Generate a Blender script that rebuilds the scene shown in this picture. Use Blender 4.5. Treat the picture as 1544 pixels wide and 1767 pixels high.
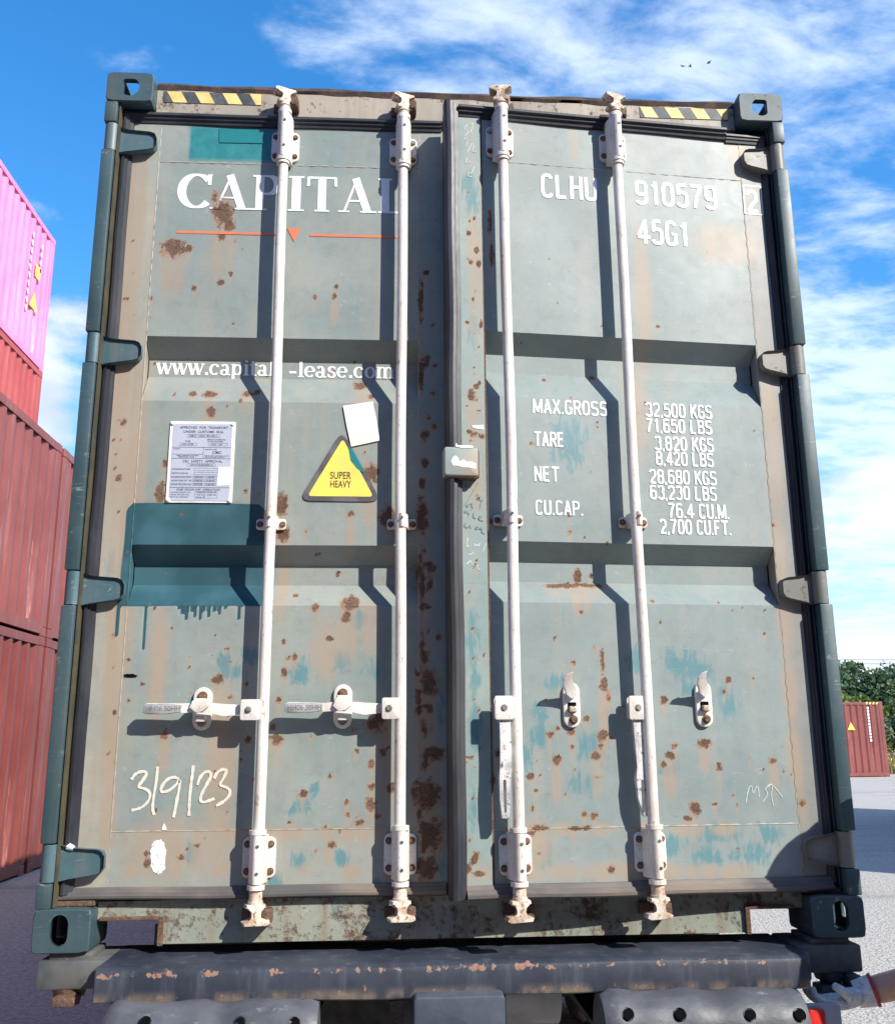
import bpy, bmesh, math, random
import numpy as np
from mathutils import Matrix, Vector
random.seed(7); rng = np.random.default_rng(7)
for o in list(bpy.data.objects): bpy.data.objects.remove(o)
scene = bpy.context.scene
COL = scene.collection
rad = math.radians

# ------------------------------------------------------------------ camera
PW, PH, FPX = 1544.0, 1767.0, 1633.87
CAMP = np.array([-0.2053, -2.9619, 1.5872]); CAMR = (1.80572837, 0.00712733, -0.05892503)
cd = bpy.data.cameras.new('camera'); cam = bpy.data.objects.new('camera', cd); COL.objects.link(cam)
cam.location = CAMP; cam.rotation_euler = CAMR
cd.sensor_fit = 'HORIZONTAL'; cd.sensor_width = 36.0; cd.lens = 36.0 * FPX / PW
cd.clip_start = .02; cd.clip_end = 3000
scene.camera = cam

# ------------------------------------------------------------------ light
SUN_AZ, SUN_EL = 45.0, 37.0          # degrees right of the door's normal, above the horizon
sdir = Vector((math.sin(rad(SUN_AZ))*math.cos(rad(SUN_EL)), -math.cos(rad(SUN_AZ))*math.cos(rad(SUN_EL)), math.sin(rad(SUN_EL))))
sl = bpy.data.lights.new('sun', 'SUN'); sun = bpy.data.objects.new('sun', sl); COL.objects.link(sun)
sl.energy = 5.0; sl.angle = rad(.5); sl.color = (1.0, .945, .86)
sun.rotation_euler = sdir.to_track_quat('Z', 'Y').to_euler(); sun.location = (8, -8, 12)
scene.view_settings.view_transform = 'Standard'; scene.view_settings.look = 'None'
scene.view_settings.gamma = 1; scene.view_settings.use_curve_mapping = False
scene.view_settings.exposure = .60

# ------------------------------------------------------------------ node helper
class N:
    def __init__(s, tree): s.t = tree; s.n = tree.nodes; s.l = tree.links
    def new(s, kind, **kw):
        n = s.n.new(kind)
        for k, v in kw.items(): setattr(n, k, v)
        return n
    def put(s, sock, v):
        if isinstance(v, bpy.types.NodeSocket): s.l.new(v, sock)
        elif v is not None:
            if sock.type == 'RGBA' and len(v) == 3: v = (*v, 1)
            sock.default_value = v
    def math(s, op, a, b=None, c=None, clamp=False):
        n = s.new('ShaderNodeMath', operation=op, use_clamp=clamp)
        for i, v in enumerate((a, b, c)):
            if v is not None: s.put(n.inputs[i], v)
        return n.outputs[0]
    def mix(s, f, a, b, mode='MIX'):
        n = s.new('ShaderNodeMix', data_type='RGBA', blend_type=mode)
        s.put(n.inputs[0], f); s.put(n.inputs[6], a); s.put(n.inputs[7], b)
        return n.outputs[2]
    def coords(s, kind='Object', scale=(1, 1, 1), loc=(0, 0, 0)):
        tc = s.new('ShaderNodeTexCoord'); mp = s.new('ShaderNodeMapping')
        s.l.new(tc.outputs[kind], mp.inputs[0]); mp.inputs['Scale'].default_value = scale; mp.inputs['Location'].default_value = loc
        return mp.outputs[0]
    def noise(s, vec, scale, detail=4, rough=.55, dist=0):
        n = s.new('ShaderNodeTexNoise'); s.put(n.inputs['Vector'], vec)
        n.inputs['Scale'].default_value = scale; n.inputs['Detail'].default_value = detail
        n.inputs['Roughness'].default_value = rough; n.inputs['Distortion'].default_value = dist
        return n.outputs['Fac']
    def step(s, v, a, b, lo=0, hi=1):
        n = s.new('ShaderNodeMapRange', interpolation_type='SMOOTHSTEP')
        s.put(n.inputs[0], v); n.inputs[1].default_value = a; n.inputs[2].default_value = b
        n.inputs[3].default_value = lo; n.inputs[4].default_value = hi
        return n.outputs[0]
    def attr(s, name):
        n = s.new('ShaderNodeAttribute', attribute_name=name)
        sp = s.new('ShaderNodeSeparateColor'); s.l.new(n.outputs['Color'], sp.inputs[0])
        return sp.outputs[0], sp.outputs[1], sp.outputs[2], n.outputs['Alpha']
    def bump(s, h, strength=.3, dist=.002):
        n = s.new('ShaderNodeBump'); n.inputs['Strength'].default_value = strength; n.inputs['Distance'].default_value = dist
        s.put(n.inputs['Height'], h); return n.outputs[0]

def newmat(name):
    m = bpy.data.materials.new(name); m.use_nodes = True
    k = N(m.node_tree); b = k.n['Principled BSDF']
    return m, k, b

# ------------------------------------------------------------------ sky
w = bpy.data.worlds.new('World'); scene.world = w; w.use_nodes = True
k = N(w.node_tree)
bg = k.n['Background']
sky = k.new('ShaderNodeTexSky', sky_type='NISHITA'); sky.sun_disc = False
sky.sun_elevation = rad(SUN_EL); sky.sun_rotation = rad(180 - SUN_AZ)
sky.air_density = 1.0; sky.dust_density = .3; sky.ozone_density = 2.2; sky.altitude = 0
hs = k.new('ShaderNodeHueSaturation'); hs.inputs['Saturation'].default_value = 1.36; hs.inputs['Value'].default_value = 3.3
k.l.new(sky.outputs[0], hs.inputs['Color'])
tc = k.new('ShaderNodeTexCoord'); sep = k.new('ShaderNodeSeparateXYZ'); k.l.new(tc.outputs['Generated'], sep.inputs[0])
# flat cloud deck: direction / height gives the position on a layer overhead
hz = k.math('ADD', k.math('MAXIMUM', sep.outputs[2], 0), .12)
cx = k.math('DIVIDE', sep.outputs[0], hz); cy = k.math('DIVIDE', sep.outputs[1], hz)
cmb = k.new('ShaderNodeCombineXYZ'); k.l.new(cx, cmb.inputs[0]); k.l.new(cy, cmb.inputs[1])
mp = k.new('ShaderNodeMapping'); k.l.new(cmb.outputs[0], mp.inputs[0]); mp.inputs['Rotation'].default_value = (0, 0, rad(-32)); mp.inputs['Location'].default_value = (1.3, 4.0, 0)
mp.inputs['Scale'].default_value = (1.0, 1.7, 1)
big = k.noise(mp.outputs[0], .75, 2, .5)
fine = k.noise(mp.outputs[0], 5.2, 9, .60, .2)
wisp = k.math('ADD', k.math('MULTIPLY', big, .80), k.math('MULTIPLY', fine, .72))
side = k.step(k.math('SUBTRACT', cx, k.math('MULTIPLY', cy, .0)), -.75, .55, -.22, .1)   # thinner cloud to the west
wisp = k.math('ADD', wisp, side)
wispm = k.step(wisp, .73, 1.02, 0, .74)
# heaped cloud low on the horizon
v3 = k.coords('Generated', (1, 1, 2.1), (1.3, 4.0, .9))
cum = k.noise(v3, 3.3, 7, .55)
lowm = k.step(sep.outputs[2], .28, .62, .105, -.2)
gd = k.new('ShaderNodeVectorMath', operation='DOT_PRODUCT'); k.l.new(tc.outputs['Generated'], gd.inputs[0]); gd.inputs[1].default_value = (-.425, .83, .36)
heap = k.step(gd.outputs['Value'], .980, .999, 0, .16)                                   # the heaped cloud low on the left
cumm = k.step(k.math('ADD', k.math('ADD', cum, lowm), heap), .57, .68, 0, .92)
shade = k.noise(v3, 6, 4, .5)
cc = k.mix(k.step(shade, .3, .7), (8.0, 9.0, 11.0), (13.0, 13.2, 13.6))
c1 = k.mix(wispm, hs.outputs[0], (12.0, 13.6, 16.0))
c2 = k.mix(cumm, c1, cc)
k.l.new(c2, bg.inputs['Color']); bg.inputs['Strength'].default_value = .060

# ------------------------------------------------------------------ geometry helpers
DTH = rad(4.8); PIV = (1.186, .03)                 # the right door stands ajar on its hinges
DOORM = Matrix.Translation((PIV[0], PIV[1], 0)) @ Matrix.Rotation(DTH, 4, 'Z') @ Matrix.Translation((-PIV[0], -PIV[1], 0))
IDM = Matrix.Identity(4)
_R = np.array(__import__('mathutils').Euler(CAMR, 'XYZ').to_matrix())
def ray(px, py): return _R @ np.array([(px-PW/2)/FPX, -(py-PH/2)/FPX, -1.0])
def P(px, py, y=.06, M=None):
    """photo pixel -> (x, z) on the plane y of the closed container (or of the ajar door)"""
    o = CAMP; d = ray(px, py)
    if M is not None and M is not IDM:
        Mi = M.inverted(); o = np.array(Mi @ Vector(o)); d = np.array(Mi.to_3x3() @ Vector(d))
    t = (y-o[1])/d[1]; q = o+t*d
    return float(q[0]), float(q[2])
def D(px, py, y=.06): return P(px, py, y, DOORM)

def setp(o, label=None, cat=None, group=None, kind=None):
    for a, v in (('label', label), ('category', cat), ('group', group), ('kind', kind)):
        if v: o[a] = v
    return o
def empty(name, loc, label, cat, group=None):
    o = bpy.data.objects.new(name, None); COL.objects.link(o); o.location = loc; o.empty_display_size = .2
    return setp(o, label, cat, group)
def link(name, me, parent=None, M=None):
    o = bpy.data.objects.new(name, me); COL.objects.link(o)
    if parent:
        o.parent = parent
        if parent.type == 'EMPTY': o.matrix_parent_inverse = Matrix.Translation(-parent.location)
    if M is not None and (parent is None or parent.type == 'EMPTY'): o.matrix_basis = M
    return o
def finish(bm, name, mat, parent=None, M=None, smooth=None, wear=None):
    bmesh.ops.recalc_face_normals(bm, faces=bm.faces)
    me = bpy.data.meshes.new(name); bm.to_mesh(me); bm.free()
    for m in (mat if isinstance(mat, (list, tuple)) else [mat]): me.materials.append(m)
    if smooth is not None:
        me.polygons.foreach_set('use_smooth', [True]*len(me.polygons))
        try: me.set_sharp_from_angle(angle=rad(smooth))
        except Exception: pass
    if wear is not None: paint(me, wear)
    return link(name, me, parent, M)
def B(): return bmesh.new()
def box(bm, x0, x1, y0, y1, z0, z1, bev=0, seg=2):
    r = bmesh.ops.create_cube(bm, size=1)
    for v in r['verts']:
        v.co = ((x0+x1)/2+v.co.x*(x1-x0), (y0+y1)/2+v.co.y*(y1-y0), (z0+z1)/2+v.co.z*(z1-z0))
    if bev:
        es = list({e for v in r['verts'] for e in v.link_edges})
        bmesh.ops.bevel(bm, geom=es, offset=bev, segments=seg, profile=.5, affect='EDGES')
    return bm
def cyl(bm, p0, p1, r0, r1=None, seg=20, cap=True):
    p0, p1 = Vector(p0), Vector(p1); d = p1-p0
    r = bmesh.ops.create_cone(bm, cap_ends=cap, segments=seg, radius1=r0, radius2=r0 if r1 is None else r1, depth=d.length)
    q = d.to_track_quat('Z', 'Y').to_matrix().to_4x4(); q.translation = (p0+p1)/2
    bmesh.ops.transform(bm, matrix=q, verts=r['verts']); return bm
def prism(bm, poly, y0, y1, bev=0, seg=2):
    """polygon of (x, z) points extruded from y0 (front) to y1"""
    a = [bm.verts.new((x, y0, z)) for x, z in poly]; b = [bm.verts.new((x, y1, z)) for x, z in poly]
    n = len(poly); fs = [bm.faces.new(a), bm.faces.new(b[::-1])]
    for i in range(n): fs.append(bm.faces.new((a[i], b[i], b[(i+1) % n], a[(i+1) % n])))
    if bev:
        bmesh.ops.bevel(bm, geom=list(fs[0].edges), offset=bev, segments=seg, profile=.5, affect='EDGES')
    return bm
def rrect(x0, x1, z0, z1, r, n=4):
    pts = []
    for cx_, cz_, a0 in ((x1-r, z1-r, 0), (x0+r, z1-r, 90), (x0+r, z0+r, 180), (x1-r, z0+r, 270)):
        for i in range(n+1):
            a = rad(a0+90*i/n); pts.append((cx_+r*math.cos(a), cz_+r*math.sin(a)))
    return pts
def gridbox(bm, x0, x1, y0, y1, z0, z1, s=.012):
    """box whose front and side faces are finely divided so that wear can be stored on it"""
    nx, nz = max(1, round((x1-x0)/s)), max(1, round((z1-z0)/s))
    xs, zs = np.linspace(x0, x1, nx+1), np.linspace(z0, z1, nz+1)
    f = [[bm.verts.new((x, y0, z)) for x in xs] for z in zs]
    for i in range(nz):
        for j in range(nx): bm.faces.new((f[i][j], f[i][j+1], f[i+1][j+1], f[i+1][j]))
    ring = [f[0][j] for j in range(nx+1)]+[f[i][nx] for i in range(1, nz+1)]+[f[nz][j] for j in range(nx-1, -1, -1)]+[f[i][0] for i in range(nz-1, 0, -1)]
    back = [bm.verts.new((v.co.x, y1, v.co.z)) for v in ring]; n = len(ring)
    for i in range(n): bm.faces.new((ring[i], back[i], back[(i+1) % n], ring[(i+1) % n]))
    return bm
def strip(bm, pts, width, y, closed=False, sub=0, nib=None, across=1):
    """flat ribbon along (x, z) points at depth y; nib=(vertical stroke width, horizontal stroke width)"""
    p = np.array(pts, float)
    if sub:
        q = [p[0]]
        for a, b in zip(p[:-1], p[1:]):
            m = max(1, int(np.linalg.norm(b-a)/sub))
            for i in range(1, m+1): q.append(a+(b-a)*i/m)
        p = np.array(q)
    t = np.gradient(p, axis=0); ln = np.linalg.norm(t, axis=1, keepdims=True); ln[ln == 0] = 1; t = t/ln
    nrm = np.stack([-t[:, 1], t[:, 0]], 1)
    wd = np.full(len(p), width) if nib is None else np.sqrt((nib[0]*t[:, 1])**2+(nib[1]*t[:, 0])**2)
    if not np.isscalar(width) and nib is None: wd = np.asarray(width)
    cols = []
    for c in range(across+1):
        s = (c/across-.5)
        cols.append([bm.verts.new((a[0]+n_[0]*w_*s, y, a[1]+n_[1]*w_*s)) for a, n_, w_ in zip(p, nrm, wd)])
    for c in range(across):
        for i in range(len(p)-1): bm.faces.new((cols[c][i], cols[c][i+1], cols[c+1][i+1], cols[c+1][i]))
    return bm

# ------------------------------------------------------------------ where the paint is worn
# photo pixel centre and radii of each rust scab, streak and repainted patch
RUST_L = [(385,365,22,30),(372,338,9,12),(395,388,12,14),(298,428,26,18),(326,428,10,8),(383,408,8,10),(335,497,5,5),(381,487,8,7),(577,512,6,7),(543,512,5,6),(580,495,4,8),
 (218,516,6,6),(232,542,3,3),(213,728,6,9),(205,825,7,8),(362,676,16,9),(330,676,9,7),(364,710,9,11),(425,676,13,9),(441,673,8,9),(300,677,4,4),(620,657,14,12),(640,682,6,6),(638,815,18,20),
 (486,872,12,22),(488,922,13,16),(458,900,10,26),(276,850,12,20),(285,800,7,9),(604,887,9,9),(528,917,5,5),(672,892,20,24),(727,890,12,40),(733,750,9,14),(740,720,5,8),(603,1040,20,16),(597,1064,12,12),(543,1048,10,10),
 (567,1102,8,6),(508,1135,7,8),(374,1173,13,11),(221,1139,6,5),(392,1120,4,4),(283,1270,11,9),(480,1277,13,11),(648,1250,20,16),(428,1278,8,8),(536,1270,6,6),(615,1296,6,6),(641,1318,8,10),(640,1358,9,8),(640,1388,12,14),
 (523,1371,11,9),(598,1385,6,7),(570,1340,5,5),(572,1458,9,9),(312,1480,8,8),(255,1490,9,10),(253,1473,6,6),(741,1180,20,30),(722,1215,9,40),(748,1300,22,16),(738,1375,28,34),(745,1440,26,40),(735,1500,22,24),(726,520,5,50),(727,640,5,40),(728,1010,6,50),(728,1120,6,40),
 (748,680,6,6),(748,735,7,9),(750,630,4,4),(746,560,4,4),(735,470,6,6),(757,1100,6,6),(405,415,5,5),(414,690,4,6),(392,700,4,4),(500,1420,6,4),(560,1428,8,4),(620,1420,14,7),(600,1405,6,8),(660,1300,8,12),(655,1235,14,18),(715,1370,9,16),(675,1360,10,10),(650,1410,8,8),(545,1470,4,4),(490,1160,6,12),(480,1210,7,8),(470,1255,6,6),(268,1400,4,4)]
RUST_R = [(808,402,5,6),(822,432,6,7),(812,452,6,6),(826,456,5,8),(809,380,3,3),(813,682,10,12),(822,668,6,6),(816,750,9,7),(831,754,7,6),(808,745,5,5),(820,1480,9,12),(806,1500,7,12),(826,1508,13,6),(812,1450,4,6),(830,560,4,10),(845,380,5,30),(848,440,5,26),
 (982,889,5,5),(983,918,6,6),(1005,990,9,16),(1002,1006,70,5),(960,1008,20,4),(988,1143,6,6),(1039,1140,5,24),(1042,1180,7,16),(1050,1200,6,16),(1012,1240,8,8),(948,1268,8,8),(986,1263,8,8),(962,1257,6,5),(1040,1270,13,12),(960,1312,11,12),(1028,1304,12,11),(1036,1288,7,8),(915,1340,7,8),(987,1290,5,6),
 (1008,1406,6,9),(1024,1408,9,9),(1030,1340,14,3),(1145,1209,9,9),(1157,1305,11,9),(1163,1287,7,7),(1144,1320,6,7),(1215,1283,15,9),(1240,1324,7,9),(1198,1395,11,17),(1186,1413,8,6),(1256,1174,7,7),(1249,1194,5,5),(1334,1312,8,7),(1384,1386,9,10),(1232,1388,7,4),(1271,1390,3,4),(1030,642,6,5),(1335,906,6,6),
 (1055,1500,8,8),(930,1428,20,5),(990,1430,14,5),(915,1440,9,6),(1012,1430,10,4),(1135,563,4,4),(925,1365,4,6),(918,1395,5,8),(1040,560,3,3),(860,1300,8,10),(850,1345,6,14),(848,900,7,8)]
STREAK_L = [(283,1300,12,45),(567,1470,9,30),(375,1215,12,40),(600,1095,22,60),(604,925,8,40),(385,430,25,60),(298,470,22,50),(636,860,16,60),(380,1330,30,160),(300,1460,90,60),(660,1330,18,120),(230,900,22,300),(240,400,12,160),(620,720,24,60),(485,1000,12,80),(362,740,18,40),(577,540,8,24),(560,1120,30,60),(640,1080,20,60),(270,1150,20,120)]
STREAK_R = [(990,240,9,40),(960,1350,10,44),(1040,1230,9,60),(1028,1340,12,44),(1200,1430,16,20),(1335,1340,9,36),(1155,1340,14,44),(820,720,18,60),(1003,1040,20,30),(920,1460,40,50),(1250,420,60,40),(818,430,14,60),(820,520,14,80),(1110,520,18,140),(1100,700,24,100),(1060,1500,60,14),(1215,1310,10,30),(1270,260,20,60),(820,830,16,60)]
TEAL_L = [(400,1160,30,26),(385,1140,20,16),(520,1160,36,30),(590,1140,30,30),(520,1390,22,22),(505,1400,14,14),(640,1160,22,30),(330,1470,24,30),(520,1490,34,26),(590,1480,20,24),(350,1210,30,20),(430,1130,18,24),(190,1000,16,60),(545,1370,12,20),(620,1070,24,20),(470,1540,26,40),(580,1560,16,40),(650,1530,12,30),(380,1380,34,24),(760,1230,14,60),(760,1500,14,40),(205,560,10,40)]
TEAL_R = [(940,1270,34,30),(930,1225,26,24),(1000,1350,46,34),(1020,1290,40,40),(1210,1160,34,34),(1190,1190,20,20),(930,1475,34,34),(820,1250,16,50),(812,1400,14,60),(812,330,18,60),(815,1120,16,120),(1100,1140,26,40),(960,1180,40,20),(1150,1460,40,24),(1245,1440,60,26),(1290,1470,50,30),(1330,1440,40,24),(1220,1480,40,26),(1180,1150,50,40),(980,760,40,60),(905,1310,20,40),(1150,1330,30,16),(818,560,14,50),(1255,1210,30,40),(880,860,10,40)]
_r = random.Random(3)
for lst, (xa, xb) in ((RUST_L, (250, 720)), (RUST_R, (850, 1350))):
    for _i in range(95):
        y_ = 300+1180*_r.random()**.62; f = (y_-230)/1270; r_ = _r.choice((1.6, 2, 2.5, 3, 4.2))
        lst.append((xa+(xb-xa)*_r.random()-(40*f if xa < 500 else -30*f), y_, r_, r_*_r.uniform(.8, 1.5)))
    for _i in range(40): lst.append(((_r.uniform(180, 235) if xa < 500 else _r.uniform(802, 836)), 300+1200*_r.random(), _r.uniform(2, 4), _r.uniform(2, 5)))
for _i in range(46): RUST_L.append((727+_r.gauss(0, 5)+14*_r.random(), 440+1070*_r.random()**.6, _r.uniform(3, 9), _r.uniform(5, 18)))
STREAK_L += [(230+75*_i, 1505+_r.uniform(-6, 8), 18, 14) for _i in range(7)]+[(260+28*_i, 1440, 18, 16) for _i in range(16)]+[(222-i_*4, 330+i_*120, 16, 90) for i_ in range(10)]
STREAK_R += [(850+60*_i, 1505, 34, 18) for _i in range(8)]+[(900+70*_i, 1432, 26, 14) for _i in range(6)]+[(1300+9*_i, 350+120*_i, 16, 70) for _i in range(3, 9)]
def blobs(lst, M):
    out = []
    for px, py_, rx, rz in lst:
        x, z = P(px, py_, .06, M); x1, _ = P(px+rx, py_, .06, M); _, z1 = P(px, py_-rz, .06, M)
        out.append((x, z, abs(x1-x), abs(z1-z)))
    return np.array(out)
BL = {'L': [blobs(q, IDM) for q in (RUST_L, STREAK_L, TEAL_L)], 'R': [blobs(q, DOORM) for q in (RUST_R, STREAK_R, TEAL_R)]}
DARKPOLY = [P(*q) for q in [(230,868),(330,867),(447,870),(462,885),(462,1046),(330,1045),(205,1047),(209,985),(214,934),(218,880)]]
DRIPS = [(P(252,1040), P(255,1124)), (P(206,1040), P(203,1100))]+[(P(x, 1040), P(x, 1046+h)) for x, h in ((309,8),(316,14),(322,24),(331,10),(338,18),(346,26),(353,12),(362,20),(372,10),(380,16),(390,8),(414,26))]
FRESH = [P(*q) for q in [(327,217),(474,222),(474,279),(327,275)]]
def inpoly(X, Z, poly, soft):
    inside = np.zeros(X.shape, bool); dist = np.full(X.shape, 9.0); n = len(poly)
    for i in range(n):
        (xa, za), (xb, zb) = poly[i], poly[(i+1) % n]
        c = ((za > Z) != (zb > Z)) & (X < (xb-xa)*(Z-za)/((zb-za) or 1e-9)+xa); inside ^= c
        ex, ez = xb-xa, zb-za; t = np.clip(((X-xa)*ex+(Z-za)*ez)/(ex*ex+ez*ez), 0, 1)
        dist = np.minimum(dist, np.hypot(X-xa-t*ex, Z-za-t*ez))
    return np.clip(.5+np.where(inside, dist, -dist)/soft, 0, 1)
def field(X, Z, bl, core=.15):
    r = np.zeros(X.shape)
    for x, z, a, b in bl:
        d = np.hypot((X-x)/a, (Z-z)/b); r = np.maximum(r, np.clip(1.28-d, 0, 1))
    return r
def paint(me, side):
    n = len(me.vertices); co = np.empty(n*3); me.vertices.foreach_get('co', co); co = co.reshape(-1, 3); X, Z = co[:, 0], co[:, 2]
    rust, streak, teal = (field(X, Z, q) for q in BL[side])
    for x, z, a, b_ in BL[side][0]:
        L = 5.5*b_+.02; t = (z-Z)/L; streak = np.maximum(streak, np.where((t > 0) & (t < 1), np.clip(1.15-np.abs(X-x)/(a*(1-.5*t)), 0, 1)*(1-t)*.95, 0))
    dark = np.zeros(n); fresh = np.zeros(n)
    if side == 'L':
        dark = inpoly(X, Z, DARKPOLY, .010)
        for (xa, za), (xb, zb) in DRIPS:
            t = np.clip((za-Z)/(za-zb+1e-9), 0, 1)
            dark = np.maximum(dark, np.where((Z < za+.01) & (Z > zb), np.clip(1.4-np.abs(X-xa)/.0055, 0, 1), 0))
        fresh = inpoly(X, Z, FRESH, .006)
    a = me.color_attributes.new('wear', 'FLOAT_COLOR', 'POINT')
    a.data.foreach_set('color', np.stack([rust, streak, teal, dark*0+1], 1).astype(np.float32).ravel())
    b = me.color_attributes.new('patch', 'FLOAT_COLOR', 'POINT')
    b.data.foreach_set('color', np.stack([fresh, dark, fresh*0, fresh*0+1], 1).astype(np.float32).ravel())

# ------------------------------------------------------------------ materials
def m_paint(name, base, alt, dirt=.4, speck=.5, teal_amt=.6, stain=(.46,.35,.25), rustlow=0., streaky=.4):
    m, k, b = newmat(name)
    v = k.coords('Object'); vs = k.coords('Object', (9, 9, .55))
    rust, streak, teal, _ = k.attr('wear'); fresh, dark, _, _ = k.attr('patch')
    n1 = k.noise(v, 2.3, 5, .6); n2 = k.noise(v, 60, 7, .72); n3 = k.noise(vs, 1.6, 5, .62); n4 = k.noise(v, 9, 4, .6, .8); n5 = k.noise(v, 170, 3, .65); n7 = k.noise(v, 21, 6, .7, .4)
    smear = k.noise(k.coords('Object', (1, 1, .28), (5, 2, 1)), 26, 6, .7, 1.6)
    col = k.mix(k.step(n1, .35, .68), base, alt)
    col = k.mix(k.math('MULTIPLY', k.step(n7, .45, .75), .16), col, tuple(min(.62, c*1.5) for c in base))
    col = k.mix(k.math('MULTIPLY', k.step(n7, .50, .30), .22), col, tuple(c*.6 for c in base))
    col = k.mix(k.math('MULTIPLY', k.step(n3, .46, .75), streaky), col, stain)                      # run-down dirt
    tm = k.math('ADD', teal, k.math('ADD', k.math('MULTIPLY', k.math('SUBTRACT', n4, .5), 1.5), k.math('MULTIPLY', k.math('SUBTRACT', smear, .5), 3.0)))
    col = k.mix(k.math('MULTIPLY', k.math('MULTIPLY', k.step(tm, .42, 1.05), k.step(teal, 0, .25)), teal_amt), col, (.075, .20, .225))
    sc = k.noise(k.coords('Object', (1, 1, 7), (3, 1, 2)), 11, 7, .7, 1.2)
    col = k.mix(k.math('MULTIPLY', k.step(sc, .60, .70), .30*teal_amt), col, (.085, .15, .165))       # dry scuffs
    for ang, off, op, tone in ((.5, 1., .42, (.40, .43, .40)), (-.9, 4., .36, (.42, .44, .41)), (1.35, 8., .34, (.09, .13, .13))):   # fine scratches
        mp_ = k.new('ShaderNodeMapping'); k.l.new(v, mp_.inputs[0]); mp_.inputs['Rotation'].default_value = (0, ang, 0); mp_.inputs['Location'].default_value = (off, 0, off)
        mp_.inputs['Scale'].default_value = (1.0, 1, 7)
        ln = k.math('ABSOLUTE', k.math('SUBTRACT', k.noise(mp_.outputs[0], 1.9, 2, .5, .3), .5))
        col = k.mix(k.math('MULTIPLY', k.math('MULTIPLY', k.step(ln, .0045, .0), k.step(smear, .50, .62)), op*min(1, teal_amt+.3)), col, tone)
    col = k.mix(k.math('MULTIPLY', k.math('MULTIPLY', k.step(streak, .02, .8), k.step(n3, .18, .55)), .74), col, (.325, .250, .180))
    halo = k.math('MULTIPLY', k.step(rust, .0, .75), k.step(k.math('ADD', n7, k.math('MULTIPLY', rust, .25)), .34, .62))
    col = k.mix(k.math('MULTIPLY', halo, .65), col, (.33, .205, .12))                                 # stain round a scab
    col = k.mix(fresh, col, k.mix(k.step(n7, .4, .62), (.012, .165, .18), (.022, .20, .21)))
    n6 = k.noise(v, 5, 3, .5)
    col = k.mix(k.step(dark, .4, .6), col, k.mix(k.step(n6, .4, .6), (.018, .070, .090), (.035, .105, .13)))
    rm = k.math('ADD', k.math('MULTIPLY', rust, .9), k.math('ADD', k.math('MULTIPLY', k.math('SUBTRACT', n2, .5), 1.9), k.math('ADD', k.math('MULTIPLY', k.math('SUBTRACT', n7, .5), 1.3), k.math('MULTIPLY', k.math('SUBTRACT', n4, .5), .8))))
    col = k.mix(k.math('MULTIPLY', k.math('MULTIPLY', k.step(rm, .30, .52), k.step(rust, .0, .2)), .6), col, k.mix(k.step(n4, .35, .65), (.20, .085, .035), (.17, .105, .065)))
    rmask = k.math('MULTIPLY', k.step(rm, .50, .72), k.step(rust, .0, .16))
    spk = k.step(k.math('ADD', n2, k.math('MULTIPLY', k.math('SUBTRACT', n4, .5), .45)), .745-.05*speck, .80-.05*speck, 0, speck)
    rmask = k.math('MAXIMUM', rmask, spk)
    if rustlow:
        rl = k.step(k.math('ADD', k.math('MULTIPLY', n2, .6), k.math('ADD', k.math('MULTIPLY', n4, .45), k.math('MULTIPLY', n7, .5))), .95-rustlow*.3, 1.10-rustlow*.3)
        rmask = k.math('MAXIMUM', rmask, rl)
    rc = k.mix(k.step(k.math('ADD', k.math('MULTIPLY', n5, .55), k.math('MULTIPLY', n2, .45)), .36, .62), (.050, .027, .019), (.185, .112, .074))
    rc = k.mix(k.math('MULTIPLY', k.step(n4, .40, .65), .65), rc, (.105, .052, .031))
    col = k.mix(rmask, col, rc)
    col = k.mix(k.math('MULTIPLY', k.step(n5, .5, .8), .12), col, (.12, .1, .08))
    k.put(b.inputs['Base Color'], col)
    k.put(b.inputs['Roughness'], k.math('ADD', k.math('MULTIPLY', rmask, .4), k.math('ADD', .40, k.math('MULTIPLY', n4, .2))))
    h = k.math('ADD', k.math('MULTIPLY', rmask, k.math('ADD', .4, k.math('MULTIPLY', n5, 1.6))), k.math('ADD', k.math('ADD', k.math('MULTIPLY', k.noise(v, 3.4, 0, .3), 5.0), k.math('MULTIPLY', n1, .8)), k.math('MULTIPLY', dark, .5)))
    k.put(b.inputs['Normal'], k.bump(h, .6, .0035))
    return m
PANEL = m_paint('faded_door_paint', (.200, .243, .230), (.262, .284, .256), stain=(.33, .285, .225), streaky=.40, teal_amt=.85)
PANEL_R = m_paint('blue_grey_door_paint', (.196, .243, .238), (.242, .276, .262), stain=(.34, .295, .235), streaky=.25, teal_amt=.85)
STILE = m_paint('faded_stile_paint', (.325, .305, .25), (.265, .285, .25), stain=(.29, .215, .145), teal_amt=.5, streaky=.6)
STILE_H = m_paint('hinge_stile_paint', (.235, .232, .215), (.20, .215, .205), stain=(.27, .215, .15), teal_amt=.4)
STILE_R = m_paint('right_stile_paint', (.245, .29, .265), (.19, .27, .265), stain=(.36, .28, .18), teal_amt=.8)
HEADP = m_paint('header_paint', (.37, .32, .25), (.31, .28, .225), stain=(.17, .115, .075), rustlow=.45, streaky=.6)
SILLP = m_paint('sill_paint', (.285, .30, .245), (.225, .26, .22), stain=(.22, .16, .11), rustlow=.62, streaky=1.0)
TEALP = m_paint('dark_teal_paint', (.026, .058, .070), (.048, .085, .095), stain=(.10, .085, .06), speck=.7, streaky=.4, rustlow=.22)
CRUST = m_paint('rusted_steel', (.14, .08, .05), (.09, .052, .035), stain=(.045, .03, .022), rustlow=1.1, speck=1)
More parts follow.
